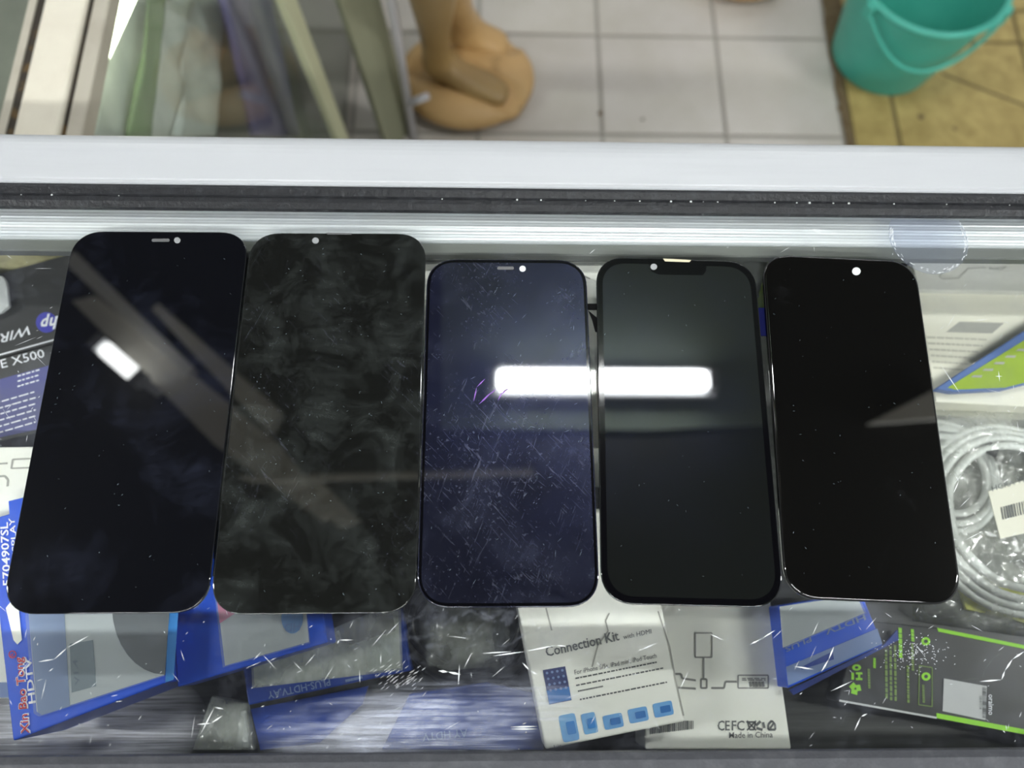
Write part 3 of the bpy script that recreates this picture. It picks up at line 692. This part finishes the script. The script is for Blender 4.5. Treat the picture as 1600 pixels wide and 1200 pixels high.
# cable box at the left edge
q = [(-60, 699), (130, 697), (120, 800), (-60, 812)]
t = thing('diagram_box', root_of(q, .9190), 'white carton with thin line drawings beside the boxed mouse', 'carton', 'white adapter boxes with cable diagrams')
o, pl = slab('carton_body', q, .9350, .9195, 'white_card', t)
bm = bmesh.new(); pr_line(bm, [(-20, 726), (12, 724)], pl, .0008); pr_line(bm, [(70, 716), (20, 718), (18, 732), (70, 730)], pl, .0007); pr_line(bm, [(-10, 745), (8, 744), (13, 750), (12, 760)], pl, .0009); obj('printed_diagram', bm, 'pale_ink', o)
q = [(-60, 955), (14, 958), (24, 1092), (-60, 1092)]
t = thing('low_carton', root_of(q, SH), 'low white carton peeking out left of the blue cable pack', 'carton')
o, pl = slab('carton_body', q, .8990, SH, 'white_card', t)
bm = bmesh.new(); pr_poly(bm, [(-58, 1066), (22, 1066), (24, 1090), (-58, 1090)], pl, .0002); obj('blue_band', bm, 'slate_plastic', o)

# blue cable packs with clear windows
def pack(name, q, z, zb, win, label, parts, blue='blue_card'):
    t = thing(name, root_of(q, zb), label, 'cable pack', 'blue cable packs under the glass')
    o, pl = slab('card_box', q, z, zb, blue, t, bevel=.0008)
    if win:
        bm = bmesh.new(); pr_poly(bm, win, pl, .0003); tr = obj('inner_tray', bm, 'grey_plastic', o)
    return t, o, pl
q = [(20, 1158), (261, 1066), (230, 742), (-19, 812)]
t, o, pl = pack('cable_pack', q, .9410, .9005, [(45, 958), (58, 1112), (66, 1116), (258, 1054), (266, 958)], 'blue cable pack printed HDTV with red and white lettering, leftmost', None)
bm = bmesh.new(); pr_poly(bm, [(40, 900), (60, 1112), (66, 1117), (110, 1103), (98, 900)], pl, .0006); obj('plug_body', bm, 'slate_plastic', o)
bm = bmesh.new(); P = [(258, 1054), (267, 940), (175, 940)] + [(175 + (258 - 175) * (1 - math.cos(k * math.pi / 16)) * 1.0 if False else 176 + 82 * (1 - math.cos(k * math.pi / 16)), 948 + 106 * math.sin(k * math.pi / 16)) for k in range(1, 8)]
pr_poly(bm, P, pl, .0006); obj('cable_coil', bm, 'dark_plastic', o)
bm = bmesh.new(); pr_poly(bm, [(267, 900), (283, 900), (272, 1062), (259, 1066)], pl, .0005); obj('edge_band', bm, 'cyan_card', o)
bm = bmesh.new(); pr_poly(bm, [(110, 1006), (146, 1000), (151, 1072), (113, 1082)], pl, .0006); lb = obj('grey_label', bm, 'label_grey', o)
bm = bmesh.new(); pr_text(bm, 'V1.4', (126, 1070), (122, 1030), (119, 1071), pl, .02, .0009); pr_dashes(bm, (140, 1068), (136, 1010), pl, .0008, .06, .16, .03); obj('label_text', bm, mat('label_ink', (92, 106, 118), .5), lb)
bm = bmesh.new(); pr_poly(bm, [(10, 950), (18, 940), (30, 950), (35, 1000), (28, 1007), (22, 1000)], pl, .0005); obj('hang_hole', bm, 'white_card', o)
bm = bmesh.new(); pr_text(bm, 'Xin Bao Tong', (48, 1146), (37, 1026), (34, 1147.5), pl, .045, .0004); wt = obj('letter_outline', bm, 'white_ink', o)
bm = bmesh.new(); pr_text(bm, 'Xin Bao Tong', (47.2, 1145.5), (36.2, 1026.5), (34.8, 1146.5), pl, .008, .0008)
pr_round(bm, (21, 1022.5), 6, 6, pl, ring=.8, off=.0008); pr_text(bm, 'R', (24, 1025.5), (23, 1019.5), (18, 1026.2), pl, 0, .0008); obj('brand_lettering', bm, 'red_ink', o)
bm = bmesh.new(); pr_text(bm, 'HDTV', (56.5, 1098), (49.5, 1027), (46, 1100), pl, .02, .0005); obj('printed_text', bm, 'white_ink', o)
bm = bmesh.new(); pr_text(bm, '5704907SL', (18, 915), (13, 816), (6, 916), pl, .02, .0005); obj('item_number', bm, 'white_ink', o)
bm = bmesh.new(); pr_poly(bm, [(43, 952), (57, 1114), (66, 1119), (260, 1056), (268, 952)], pl, .0022, .0002); obj('clear_window', bm, 'window', t)
q = [(13, 783), (118, 757), (126, 900), (21, 903)]
t = thing('hang_card', root_of(q, .9425), 'blue hanging card lying over the leftmost cable pack', 'hang card')
o, pl = slab('card', q, .9440, .9430, 'blue_card', t, bevel=.0002)
bm = bmesh.new(); pr_text(bm, 'DISPLAY', (31, 880), (23, 809), (22, 881), pl, .01); obj('printed_text', bm, 'white_ink', o)

q = [(277, 1074), (512, 1004), (490, 852), (268, 920)]
t, o, pl = pack('cable_pack', q, .9300, .9095, [(339, 930), (352, 1040), (483, 1003), (476, 930)], 'blue cable pack with white window and round blue mark, second from left', None)
bm = bmesh.new(); pr_poly(bm, [(340, 940), (344, 974), (370, 957), (371, 940)], pl, .0006); obj('pink_print', bm, 'pink', o)
bm = bmesh.new(); pr_round(bm, (457, 965), 17, 25, pl, .0, 28, .0006); rb = obj('round_mark', bm, 'cyan_card', o)
bm = bmesh.new(); pr_text(bm, 'HD', (470, 972), (446, 975), (469, 985), pl, .01, .0009); obj('mark_text', bm, 'pic_blue', rb)
bm = bmesh.new(); pr_poly(bm, [(337, 925), (350, 1043), (486, 1005), (478, 925)], pl, .0018, .0002); obj('clear_window', bm, 'window', t)

q = [(388, 1102), (642, 1048), (626, 935), (374, 1010)]
t, o, pl = pack('cable_pack', q, .9085, SH, [(396, 1040), (398, 1072), (626, 1044), (622, 945), (480, 990)], 'faded blue cable pack with upside-down lettering, between the second pack and the coil', None, 'deep_blue_card')
bm = bmesh.new(); pr_text(bm, 'PLUS-HDTV,AY', (515, 1060), (418, 1081), (517, 1071), pl, .01); pr_dashes(bm, (566, 1058), (540, 1064), pl, .0012, .1, .3); obj('printed_text', bm, 'slate_plastic', o)
bm = bmesh.new(); pr_poly(bm, [(440, 1045), (445, 1012), (530, 985), (540, 1020)], pl, .0006); obj('cable_plug', bm, 'grey_plastic', o)
bm = bmesh.new(); pr_poly(bm, [(500, 960), (612, 950), (618, 985), (540, 1010)], pl, .0006); obj('dark_plug', bm, 'dark_plastic', o)
bm = bmesh.new(); pr_poly(bm, [(394, 1035), (396, 1075), (630, 1047), (626, 938)], pl, .0018, .0002); obj('clear_window', bm, 'foggy_film', t)
q = [(392, 1108), (575, 1072), (566, 1100), (500, 1160), (407, 1172)]
o, pl = slab('lower_flap', q, .8925, SH, 'deep_blue_card', t, bevel=0)

q = [(640, 1084), (760, 1066), (832, 1082), (850, 1172), (596, 1172)]
t, o, pl = pack('cable_pack', q, .9065, SH, None, 'blue pack half hidden under glare painted into the glass, left of the kit box', None, 'deep_blue_card')
bm = bmesh.new(); pr_text(bm, 'AY HDTV', (730, 1139), (660, 1146), (731, 1151), pl, .01); obj('printed_text', bm, 'slate_plastic', o)

q = [(1212, 1034), (1370, 968), (1352, 932), (1203, 945)]
q = [(1231, 1076), (1380, 1008), (1346, 925), (1216, 946)]
t, o, pl = pack('cable_pack', q, .9290, .9065, [(1223, 1012), (1350, 958), (1338, 930), (1218, 948)], 'blue and white cable pack with upside-down HDTV lettering, right of the adapter box', None)
bm = bmesh.new(); pr_text(bm, 'HDTV', (1350, 960), (1288, 984), (1353, 968), pl, .015); pr_text(bm, 'PLUS', (1266, 995), (1226, 1012), (1268, 1002), pl, .01); obj('printed_text', bm, 'slate_plastic', o)
bm = bmesh.new(); pr_poly(bm, [(1228, 1042), (1370, 982), (1378, 1006), (1231, 1071)], pl, .0005); sp = obj('lower_band', bm, 'slate_plastic', o)
bm = bmesh.new(); pr_poly(bm, [(1250, 1043), (1300, 1018), (1302, 1030), (1252, 1046)], pl, .0008); obj('dark_print', bm, 'deep_blue_card', sp)
bm = bmesh.new(); pr_poly(bm, [(1222, 1014), (1351, 959), (1338, 926), (1217, 948)], pl, .0018, .0002); obj('clear_window', bm, 'window', t)
o, pl = slab('rear_flap', [(1240, 1086), (1404, 1000), (1402, 984), (1382, 1007), (1233, 1078)], .9085, .9075, 'deep_blue_card', t, bevel=0)

# clear pouch between the packs
q = [(300, 1172), (398, 1172), (384, 1098), (330, 1088)]
t = thing('clear_pouch', root_of(q, SH), 'clear grey plastic pouch on the shelf below the second blue pack', 'pouch')
slab('pouch_film', q, .8965, SH + .0003, 'foggy_film', t)
slab('grey_insert', [(368, 1168), (390, 1168), (382, 1110), (376, 1112)], .8940, SH + .001, 'grey_plastic', t)
# black cable coiled in a clear bag
def ring_pts(c, r, z, n=40, a0=0, a1=2 * math.pi, sq=1., wob=0.):
    return [V((c.x + r * math.cos(a0 + (a1 - a0) * k / n), c.y + r * sq * math.sin(a0 + (a1 - a0) * k / n), z + wob * math.sin(k * .9))) for k in range(n + 1)]
c = at(735, 985, .8960)
t = thing('black_cable', (c.x, c.y, SH), 'coiled black cable in a hazy bag below the middle screen', 'cable')
bm = bmesh.new()
for k, (r, dx) in enumerate(((.030, 0), (.034, .001), (.027, -.002), (.036, .002))):
    tube(bm, ring_pts(c + V((dx, .002 * k, 0)), r, SH + .0025 + .0028 * k, 48, sq=.8)[:-1], .0021, 8, True)
obj('cable_coil', bm, 'cable_black', t, smooth=True)
def film(name, px, zt, zb, m, parent, seed=0, n=14):
    P = [at(u, v, zt) for u, v in px]; bm = bmesh.new(); G = {}
    for s_ in (0, 1):
        for i in range(n + 1):
            for j in range(n + 1):
                a, b = i / n, j / n
                p = (P[0] * (1 - a) + P[1] * a) * (1 - b) + (P[3] * (1 - a) + P[2] * a) * b
                e = min(1, 5 * min(a, 1 - a, b, 1 - b)); nz = mnoise.noise(V((a * 6 + seed, b * 6, 0)))
                z = zb + .0004 if s_ else zb + .001 + (zt - zb) * (e ** .5) * (.86 + .14 * nz)
                G[s_, i, j] = bm.verts.new((p.x, p.y, z))
    for s_ in (0, 1):
        for i in range(n):
            for j in range(n): bm.faces.new((G[s_, i, j], G[s_, i + 1, j], G[s_, i + 1, j + 1], G[s_, i, j + 1]))
    for i in range(n):
        for a, b in (((i, 0), (i + 1, 0)), ((i, n), (i + 1, n)), ((0, i), (0, i + 1)), ((n, i), (n, i + 1))):
            bm.faces.new((G[0, a[0], a[1]], G[0, b[0], b[1]], G[1, b[0], b[1]], G[1, a[0], a[1]]))
    return obj(name, bm, m, parent, smooth=True)
film('clear_bag', [(648, 1062), (800, 1050), (795, 915), (652, 918)], .9070, SH, 'foggy_film', t, 3)

# black and lime box
q = [(1310, 1095), (1760, 1177), (1760, 1040), (1465, 981), (1340, 968)]
t = thing('power_accessory_box', root_of(q, SH), 'black box with lime green stripes and a white sticker, lower right', 'accessory box')
o, pl = slab('card_box', q, .9055, SH, 'black_card', t)
bm = bmesh.new(); pr_poly(bm, [(1463, 1114), (1760, 1169), (1760, 1177), (1463, 1122)], pl, .0003); pr_poly(bm, [(1464, 981), (1760, 1040), (1760, 1046), (1466, 987)], pl, .0003); obj('lime_stripe', bm, 'green_ink', o)
bm = bmesh.new(); pr_line(bm, [(1311, 1094.5), (1463, 1121.5)], pl, .0009); obj('pale_edge', bm, 'grey_plastic', o)
bm = bmesh.new()
for (u, v) in ((1446.5, 1057), (1446, 1002)): pr_round(bm, (u, v), 7, 6.5, pl, ring=.45)
for k in range(3):
    a = math.radians(90 + 120 * k); b = math.radians(90 + 120 * k + 88)
    pr_line(bm, [(1336 + 7 * math.cos(a), 1076 - 7 * math.sin(a)), (1336 + 7 * math.cos(b), 1076 - 7 * math.sin(b))], pl, .0022)
pr_poly(bm, [(1330, 1051), (1334, 1051), (1334, 1062), (1330, 1062)], pl); pr_line(bm, [(1337, 1052), (1347, 1052)], pl, .001); pr_line(bm, [(1337, 1061), (1347, 1061)], pl, .001); pr_line(bm, [(1342, 1052), (1342, 1061)], pl, .001)
pr_round(bm, (1338, 1043), 7, 5, pl, ring=.4)
pr_dashes(bm, (1406, 981), (1407, 1028), pl, .0016, .08, .2, .02); pr_dashes(bm, (1425, 983), (1426, 1002), pl, .0014, .1, .3, .03); pr_dashes(bm, (1366, 1028), (1366, 1044), pl, .0012, .1, .3)
obj('lime_symbols', bm, 'green_ink', o)
bm = bmesh.new()
for x, y0, y1 in ((1357, 1045, 1076), (1384, 1015, 1092), (1391, 1010, 1094), (1398, 1008, 1095), (1418, 1040, 1098), (1425, 1005, 1048), (1442, 1070, 1098)): pr_dashes(bm, (x, y0), (x + 1, y1), pl, .0011, .04, .12, .02)
pr_line(bm, [(1436, 1040), (1456, 1043), (1456, 1104), (1435, 1101), (1436, 1040)], pl, .0004)
obj('small_print', bm, 'dim_green_ink', o)
bm = bmesh.new(); pr_text(bm, 'oraimo', (1544, 1085), (1544, 1117), (1552, 1085), pl, .01); obj('printed_text', bm, 'white_ink', o)
bm = bmesh.new(); pr_poly(bm, [(1474, 1060), (1541, 1072), (1539, 1125), (1472, 1111)], pl, .0005); st = obj('white_sticker', bm, mat('sticker_white', (196, 198, 198), .45), o)
bm = bmesh.new()
for k, x in enumerate((1480, 1484, 1519, 1524)): pr_dashes(bm, (x, 1068 + k * 1.5), (x, 1106 + k * 2), pl, .0005, .05, .15, .03, ) if True else None
rn = random.Random(4)
for k in range(22): pr_line(bm, [(1534, 1074 + k * 2.2), (1539.5, 1075 + k * 2.2)], pl, rn.choice((.0003, .0005, .0007)), .0007)
pr_text(bm, 'GR47718', (1529, 1087), (1529, 1108), (1532.5, 1087), pl, .01, .0007)
obj('sticker_print', bm, 'ink', st)

# cartons and bags at the right
q = [(1425, 408), (1680, 411), (1680, 458), (1436, 453)]
t = thing('rear_carton', root_of(q, SH), 'grey white carton with a cable line drawing at far right', 'carton', 'white adapter boxes with cable diagrams')
o, pl = slab('carton_body', q, .9180, SH, mat('grey_card', (206, 206, 198), .5), t)
bm = bmesh.new(); pr_line(bm, [(1478, 420), (1467, 432), (1472, 436), (1498, 435), (1512, 420), (1540, 418)], pl, .0006); pr_line(bm, [(1545, 418), (1552, 420), (1572, 417), (1564, 422), (1545, 420)], pl, .0006); obj('printed_diagram', bm, 'pale_ink', o)
q = [(1434, 456), (1680, 461), (1690, 640), (1462, 628)]
t = thing('picture_carton', root_of(q, SH), 'white carton with a small grey picture under the lime packet', 'carton', 'white adapter boxes with cable diagrams')
o, pl = slab('carton_body', q, .9140, SH, 'cream_card', t)
bm = bmesh.new(); pr_poly(bm, [(1478, 519), (1499, 503), (1568, 505), (1550, 521)], pl); obj('grey_picture', bm, 'pale_ink', o)
bm = bmesh.new()
for k in range(6): pr_dashes(bm, (1448 + 2 * k, 527 + k * 9.5), (1542 - k * 7, 531 + k * 9.5), pl, .0011, .05, .15, .02)
obj('printed_text', bm, mat('faint_ink', (196, 194, 180), .6), o)
bm = bmesh.new(); pr_line(bm, [(1438, 453 + 3), (1490, 457)], pl, .0012); obj('flap_seam', bm, 'ink', o)
q = [(1462, 607), (1700, 452), (1700, 560), (1640, 590), (1570, 608), (1490, 612)]
t = thing('lime_packet', root_of(q, .9165), 'blue edged lime green packet slanting across the right edge', 'packet')
o, pl = slab('blue_card', q, .9210, .9160, 'steel_blue', t, bevel=.0004)
bm = bmesh.new(); pr_poly(bm, [(1480, 606), (1700, 470), (1700, 558), (1640, 588), (1570, 606), (1492, 609)], pl, .0003); lf = obj('lime_print', bm, 'lime_bag', o)
bm = bmesh.new()
for k in range(6):
    u, v = 1525 + k * 17.5, 589 - k * 10.3; pr_poly(bm, [(u - 9, v + 1), (u - 5, v - 2), (u + 9, v - 2), (u + 7, v + 1.5)], pl, .0007)
obj('pale_dashes', bm, 'pale_ink', lf)
# white cable in a clear bag
cb = at(1540, 790, .87)
t = thing('white_cable', (cb.x, cb.y, SH), 'white cable coiled in a clear bag at the right edge', 'cable')
bm = bmesh.new()
c1, c2 = at(1494, 738, .9020), at(1598, 806, .9040)
for k, r in enumerate((.027, .0235, .019)): tube(bm, ring_pts(c1, r, SH + .003 + .002 * k, 44, sq=1.1)[:-1], .0019, 8, True)
for k, r in enumerate((.050, .0465, .043, .038)): tube(bm, ring_pts(c2, r, SH + .007 + .0022 * k, 60, sq=.98, wob=.0006)[:-1], .0021, 8, True)
obj('cable_coil', bm, 'cable_white', t, smooth=True)
bm = bmesh.new(); hull(bm, [at(u, v, .9050) for u, v in ((1548, 690), (1562, 700), (1556, 716), (1540, 708))], [at(u, v, .8960) for u, v in ((1548, 690), (1562, 700), (1556, 716), (1540, 708))]); obj('cable_tie', bm, 'cable_black', t)
film('clear_bag', [(1472, 968), (1700, 1000), (1700, 618), (1452, 612)], .9170, SH, 'film', t, 8, 20)
pls = (V((0, 0, .9185)), V((0, 0, 1)))
bm = bmesh.new(); pr_poly(bm, [(1543, 768), (1640, 738), (1650, 822), (1562, 842)], pls, .0006, .0004); st = obj('price_label', bm, 'cream_card', t)
bm = bmesh.new(); rn = random.Random(12)
for k in range(14): pr_line(bm, [(1563 + k * 4, 793 - k * 1.1), (1566 + k * 4, 812 - k * 1.0)], pls, rn.choice((.0004, .0007, .001)), .0009)
pr_text(bm, 'HCRA YBL', (1549, 768), (1610, 750), (1547, 760), pls, 0, .0009); pr_dashes(bm, (1567, 819), (1630, 804), pls, .0008, .08, .2); pr_dashes(bm, (1562, 829), (1630, 813), pls, .0008, .08, .2)
obj('barcode', bm, 'ink', st)
q = [(1498, 912), (1640, 925), (1640, 985), (1575, 965), (1510, 952)]
tag(slab('yellow_card', q, .8925, SH + .0006, 'yellow_card', None, 0)[0], 'yellow card lying under the cable bag by the right edge', 'card')

# ------------------------------------------------------------------ beyond the counter
# neighbouring glass cabinet
XP = -.286; CTZ = .84
t = thing('glass_cabinet', (-.8, 1.2, 0), 'glass sided cabinet with cream top rail at upper left', 'glass cabinet')
def xb(n, m, *b, parent=t, bevel=.0): bm = bmesh.new(); box(bm, *b); return obj(n, bm, m, parent, bevel=bevel)
xb('top_rail', 'cream_paint', -.331, -.300, .30, 2.2, CTZ - .02, CTZ, bevel=.003)
xb('rusty_seam', 'rust', -.3002, -.2954, .30, 2.2, CTZ - .02, CTZ - .004)
xb('side_rail', 'greige_paint', -.2956, -.284, .30, 2.2, CTZ - .016, CTZ - .001, bevel=.0015)
xb('glazing_seam', 'rust', -.337, -.3312, .30, 2.2, CTZ - .03, CTZ - .003)
xb('inner_lip', 'greige_paint', -.343, -.3372, .30, 2.2, CTZ - .02, CTZ - .002)
xb('top_glass', 'pane', -1.3, -.3432, .30, 2.2, CTZ - .012, CTZ - .006)
xb('side_glass', 'pane', XP - .005, XP, .302, 2.198, .03, CTZ - .016)
xb('base_plate', 'cabinet_grey', -1.3, XP - .0055, .30, 2.2, 0, .03)
xb('back_panel', 'greige_paint', -1.32, -1.30, .30, 2.2, 0, CTZ)
xb('end_glass', 'pane', -1.3, XP - .006, .295, .2995, .03, CTZ - .016)
xb('inner_shelf', 'cabinet_grey', -1.29, -.40, .31, 2.19, .40, .415)
# goods in the cabinet, each a slab standing behind the side glass
def stander(name, px, x, th, m, label, cat, amp=.012, seed=0, zmin=.031):
    P = [at_x(u, v, x) for u, v in px]; n = 16; bm = bmesh.new(); G = {}
    for s_ in (0, 1):
        for i in range(n + 1):
            for j in range(n + 1):
                a, b = i / n, j / n; p = (P[0] * (1 - a) + P[1] * a) * (1 - b) + (P[3] * (1 - a) + P[2] * a) * b
                d = mnoise.fractal(V((p.y * 9 + seed, p.z * 9, s_ * .3)), 1, 2, 3) * amp
                G[s_, i, j] = bm.verts.new((x - s_ * th + d, p.y, max(zmin, p.z)))
    for s_ in (0, 1):
        for i in range(n):
            for j in range(n): bm.faces.new((G[s_, i, j], G[s_, i + 1, j], G[s_, i + 1, j + 1], G[s_, i, j + 1]))
    for i in range(n):
        for a, b in (((i, 0), (i + 1, 0)), ((i, n), (i + 1, n)), ((0, i), (0, i + 1)), ((n, i), (n, i + 1))):
            bm.faces.new((G[0, a[0], a[1]], G[0, b[0], b[1]], G[1, b[0], b[1]], G[1, a[0], a[1]]))
    o = obj(name, bm, m, None, smooth=True)
    return tag(o, label, cat) if label else o
# leaning boards and rods outside the glass
def lean(name, a, b, wd, th, m, label, cat, face=(0, 1, 0)):
    a, b = V(a), V(b); d = (b - a).normalized(); s = V(face); s = (s - d * s.dot(d)).normalized() * wd / 2; nn = d.cross(s).normalized() * th / 2
    bm = bmesh.new(); hull(bm, [a - s - nn, a + s - nn, b + s - nn, b - s - nn], [a - s + nn, a + s + nn, b + s + nn, b - s + nn])
    return tag(obj(name, bm, m, None, bevel=.002), label, cat)
lean('pale_plank', (-.250, .815, 0), (-.272, .79, .56), .045, .012, 'plank_pale', 'narrow pale plank leaning on the cabinet glass', 'plank')
lean('wide_plank', (-.185, .945, 0), (-.238, .953, .70), .075, .014, 'plank_grey', 'wide grey green plank leaning by the cabinet corner', 'plank', (.62, .78, 0))
t2 = thing('silver_rod', (-.158, .95, 0), 'thin silver rod with a short crosspiece beside the tan base', 'rod')
bm = bmesh.new(); tube(bm, [(-.158, .950, .0), (-.160, .952, .40), (-.163, .955, .8)], .008, 12); obj('rod', bm, 'silver', t2, smooth=True)
bm = bmesh.new(); P = [V((-.159, .948, .10)), at(668, 150, .13)]; tube(bm, P, .007, 12); obj('crosspiece', bm, 'silver', t2, smooth=True)

stander('white_packet', [(128, 215), (262, 215), (300, 0), (180, 0)], -.310, .012, 'bag_white', 'crinkled pale packet behind the cabinet glass', 'packet', .01, 1)
stander('green_striped_packet', [(205, 215), (232, 215), (258, -5), (232, -5)], -.300, .004, 'bag_green', 'green packet strip behind the cabinet glass', 'packet', .007, 4)
M['cabinet_lamp'] = lamp_mat('cabinet_lamp', (.93, 1.0, .72), 9.0)
stander('light_strip', [(146, 135), (152, 135), (216, -8), (172, -8)], -.2915, .002, 'cabinet_lamp', 'bright lime white strip light glowing under the cabinet rail', 'strip light', .0006, 2)

stander('violet_reflection', [(400, 213), (470, 213), (424, -8), (352, -8)], -.345, .01, 'violet_reflection', 'dark violet board added for the plank reflection in the cabinet glass', 'board', .003, 6)  # paints in the reflection of the wide plank
stander('grey_packet', [(280, 213), (330, 213), (345, -8), (290, -8)], -.385, .012, 'bag_white', 'second pale packet behind the cabinet glass beside the violet reflection', 'packet', .012, 8)
# mannequin legs on their moulded base
t = thing('shop_mannequin', (-.05, 1.06, 0), 'tan mannequin legs on a rounded moulded base by the cabinet', 'mannequin')
bm = bmesh.new(); bmesh.ops.create_uvsphere(bm, u_segments=64, v_segments=40, radius=1)
BC = V((-.053, 1.062, 0))
def se(v, e): return math.copysign(abs(v) ** e, v)
heel1, toe1 = at(668, 112, .05), at(792, 152, .05)
heel2, toe2 = at(704, 66, .05), at(792, 74, .05)
for v in bm.verts:
    x, y, z = v.co
    rr = math.hypot(x, y); k = 1.0
    q = V((BC.x + x * .134, BC.y + y * .116, .036 + se(z, .75) * .036))
    if z > -.2:                                    # hollows pressed in around the two feet
        for a, b, rad, dep in ((heel1, toe1, .036, .020), (heel2, toe2, .028, .016)):
            ab = V((b.x - a.x, b.y - a.y)); tt = max(0, min(1, ((q.x - a.x) * ab.x + (q.y - a.y) * ab.y) / ab.dot(ab)))
            d = math.hypot(q.x - a.x - ab.x * tt, q.y - a.y - ab.y * tt)
            if d < rad: q.z -= dep * (1 - (d / rad) ** 4)
    v.co = q
obj('moulded_base', bm, 'skin', t, smooth=True)
def skin(name, chains, m, parent, sub=2):
    me = bpy.data.meshes.new(name); vs, es, rs = [], [], []
    for ch in chains:
        prev = ch[0] if isinstance(ch[0], int) else None
        for q in (ch[1:] if prev is not None else ch):
            vs.append(q[0]); rs.append(q[1]); i = len(vs) - 1
            if prev is not None: es.append((prev, i))
            prev = i
    me.from_pydata([tuple(v) for v in vs], es, []); o = bpy.data.objects.new(name, me); COL.objects.link(o)
    o.parent = parent; o.matrix_parent_inverse = Matrix.Translation(-parent.location)
    o.modifiers.new('skin', 'SKIN'); s = o.modifiers.new('sub', 'SUBSURF'); s.levels = sub; s.render_levels = sub
    for i, r in enumerate(rs): me.skin_vertices[0].data[i].radius = r if isinstance(r, tuple) else (r, r)
    me.skin_vertices[0].data[0].use_root = True; me.materials.append(M[m])
    o.modifiers['skin'].use_smooth_shade = True
    return o
def leg(heel, toe, top_u, top_v, ztop, sc=1.0):
    d = (toe - heel); d.z = 0; dn = d.normalized()
    ank = heel + dn * .022 * sc; T = at(top_u, top_v, ztop)
    ch = [(V((heel.x, heel.y, .050)) + dn * .012, .026 * sc), (V((ank.x, ank.y, .075)), .029 * sc), (V((ank.x, ank.y, .115)), .028 * sc),
          (V((ank.x, ank.y, .115)).lerp(T, .45), .031 * sc), (T, .042 * sc), (T + (T - V((ank.x, ank.y, .115))) * .8, .050 * sc)]
    foot = [1, (heel + d * .50 + V((0, 0, .010)), (.037 * sc, .028 * sc)), (heel + d * .76 + V((0, 0, .006)), (.037 * sc, .023 * sc)), (heel + d * .93 + V((0, 0, .002)), (.030 * sc, .017 * sc)), (heel + d * 1.02, (.017 * sc, .010 * sc))]
    return [ch, foot]
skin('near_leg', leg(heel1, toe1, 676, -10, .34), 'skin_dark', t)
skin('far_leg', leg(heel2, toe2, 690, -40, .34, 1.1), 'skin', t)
bm = bmesh.new(); pz = (V((0, 0, .0725)), V((0, 0, 1)))
for pts in ([(766, 98), (774, 90), (782, 92), (772, 100)], [(768, 108), (772, 103), (780, 105), (776, 112)], [(809, 168), (812, 164), (816, 168), (812, 172), (809, 168)]): pr_line(bm, pts, pz, .002, .0)
obj('pen_scribble', bm, 'skin_dark', t)
# a second base just beyond the frame's top edge
c = at(1160, -58, .03); bm = bmesh.new(); bmesh.ops.create_uvsphere(bm, u_segments=48, v_segments=24, radius=1)
for v in bm.verts: v.co = V((c.x + v.co.x * .11, c.y + v.co.y * .10, .035 + se(v.co.z, .75) * .035))
tag(obj('mannequin_stand', bm, 'skin', None, smooth=True), 'second tan moulded base at the top edge beyond the tiles', 'mannequin base')

# teal bucket
BX, BY = .812, 1.165
t = thing('bucket', (BX, BY, 0), 'teal plastic bucket standing on the ochre tiles', 'bucket')
bm = bmesh.new()
lathe(bm, [(.098, 0), (.104, .004), (.1395, .205), (.1395, .207), (.1365, .207), (.1365, .205), (.101, .012), (.002, .010)], (BX, BY, 0)); obj('bucket_body', bm, 'teal', t, smooth=True).modifiers.new('es', 'EDGE_SPLIT').split_angle = .8
bm = bmesh.new(); tube(bm, [(BX + .140 * math.cos(2 * math.pi * k / 64), BY + .140 * math.sin(2 * math.pi * k / 64), .207) for k in range(64)], .0065, 10, True); obj('rim', bm, 'teal', t, smooth=True)
bm = bmesh.new(); hp = []
for k in range(25):                                # bail handle hanging down along the near side
    s_ = math.pi * k / 24; A = math.radians(-150) + math.radians(118) * k / 24; drop = .085 * math.sin(s_); zz = .196 - drop
    r = .104 + (.1395 - .104) * zz / .205 + .010 + .003 * math.sin(s_)
    hp.append((BX + r * math.cos(A), BY + r * math.sin(A), zz))
tube(bm, hp, .0045, 10); obj('handle', bm, 'teal', t, smooth=True)
for A in (-150, -32):
    bm = bmesh.new(); a = math.radians(A); box(bm, -.007, .007, -.011, .011, .18, .208); bmesh.ops.transform(bm, matrix=Matrix.Translation((BX + .146 * math.cos(a), BY + .146 * math.sin(a), 0)) @ Matrix.Rotation(a, 4, 'Z'), verts=bm.verts); obj('handle_lug', bm, 'teal', t, bevel=.002)
